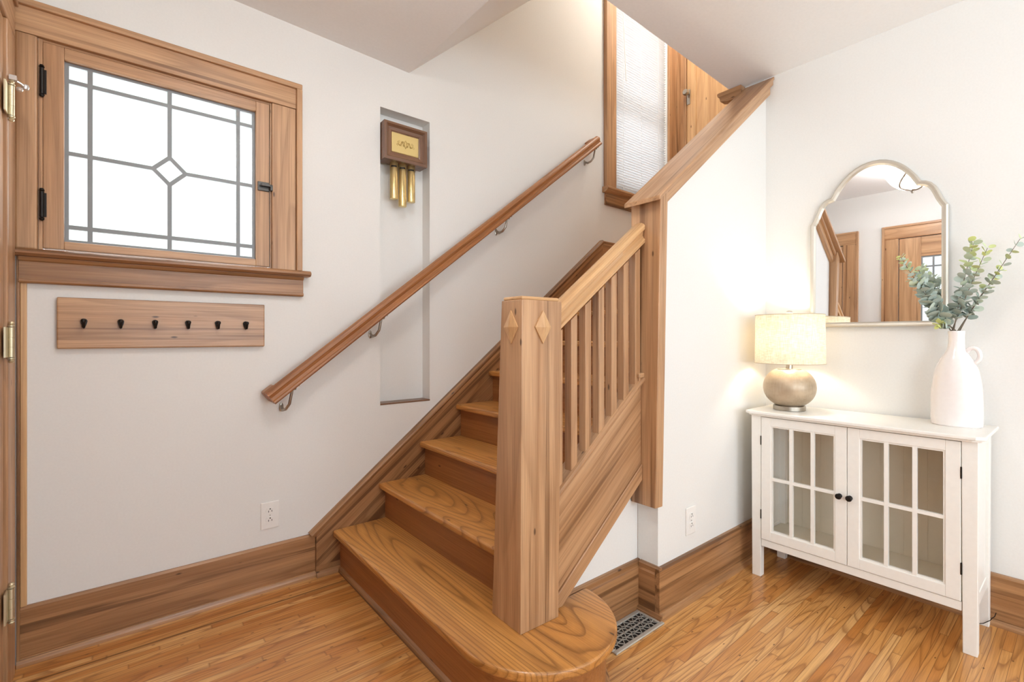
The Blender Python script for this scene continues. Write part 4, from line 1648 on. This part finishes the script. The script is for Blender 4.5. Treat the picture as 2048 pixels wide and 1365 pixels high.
oin = inset(outl, .021)
omid = inset(outl, .006)
omid2 = inset(outl, .015)
b = MB()
layers = [(outl, .0), (outl, .018), (omid, .022), (omid2, .020), (oin, .012), (oin, .0)]
n = len(outl)
vs, fs = [], []
for pl_, d in layers:
    vs += [(mx(z_, d), MY + y_, z_) for y_, z_ in pl_]
for i in range(len(layers)):
    j = (i + 1) % len(layers)
    for k in range(n):
        k2 = (k + 1) % n
        fs.append((i * n + k, i * n + k2, j * n + k2, j * n + k))
b.add(vs, fs, 'z')
b.build('frame', 'champagne', mr)
b = MB()
vs = [(mx(z_, .010), MY + y_, z_) for y_, z_ in oin] + [(mx(z_, .006), MY + y_, z_) for y_, z_ in oin]
b.add(vs, [tuple(range(n)), tuple(range(n, 2 * n))] + [(k, (k + 1) % n, n + (k + 1) % n, n + k) for k in range(n)])
b.build('mirror_glass', 'mirror', mr)

# ------------------------------------------------------------------ ceiling light (seen in the mirror)
fx, fy = 0.46, 0.885
zt1 = zc(fx)
zc1 = zt1 - .07
cl = thing('ceiling_light', (fx, fy, zc1 - .16), 'lit glass bowl ceiling light with metal arms, reflected in the mirror', 'ceiling light')
b = MB()
b.lathe(fx, fy, [(.070, zt1 - .001), (.070, zt1 - .014), (.012, zt1 - .026), (.012, zc1 - .06)], 32)
b.build('canopy', 'nickel', cl)
b = MB()
bz = lambda rad: zc1 - .130 + .122 * (rad / .168) ** 2.6
rad_ = [.001, .03, .06, .09, .115, .135, .150, .160, .168]
b.lathe(fx, fy, [(q, bz(q)) for q in rad_] + [(max(.001, q - .004), bz(q) + .004) for q in reversed(rad_)], 40)
b.build('glass_bowl', 'lit_glass', cl)
for k in range(3):
    b = MB()
    a = 2.094 * k + 2.5
    pts = []
    for i in range(15):
        t = i / 14
        q = .012 + .160 * t
        wv = a + .45 * math.sin(t * 4.6)
        pts.append((fx + q * math.cos(wv), fy + q * math.sin(wv), bz(q) - .007))
    b.tube(pts, .008, 8)
    b.tube([pts[-1], (fx + .172 * math.cos(a - .45), fy + .172 * math.sin(a - .45), zc1 + .03), (fx + .06 * math.cos(a), fy + .06 * math.sin(a), zt1 - .010)], .005, 8)
    b.build('arm', 'nickel', cl)
b = MB()
b.lathe(fx, fy, [(.001, zc1 - .162), (.008, zc1 - .158), (.010, zc1 - .150), (.006, zc1 - .144), (.016, zc1 - .140), (.020, zc1 - .134), (.004, zc1 - .128)], 20)
b.build('finial', 'nickel', cl)

# unseen globe added upstairs to go with the stairwell fill light
cg = thing('ceiling_light', (2.95, 1.72, 4.05), 'flush globe added out of view above the upstairs landing to light the stairwell', 'ceiling light')
b = MB()
b.lathe(2.95, 1.72, [(.11, 4.149), (.11, 4.13), (.03, 4.12)], 28)
b.build('canopy', 'nickel', cg)
b = MB()
b.lathe(2.95, 1.72, [(.001, 4.05), (.06, 4.058), (.10, 4.085), (.112, 4.13), (.10, 4.13), (.05, 4.07), (.001, 4.06)], 32)
b.build('glass_bowl', 'lit_bulb', cg)
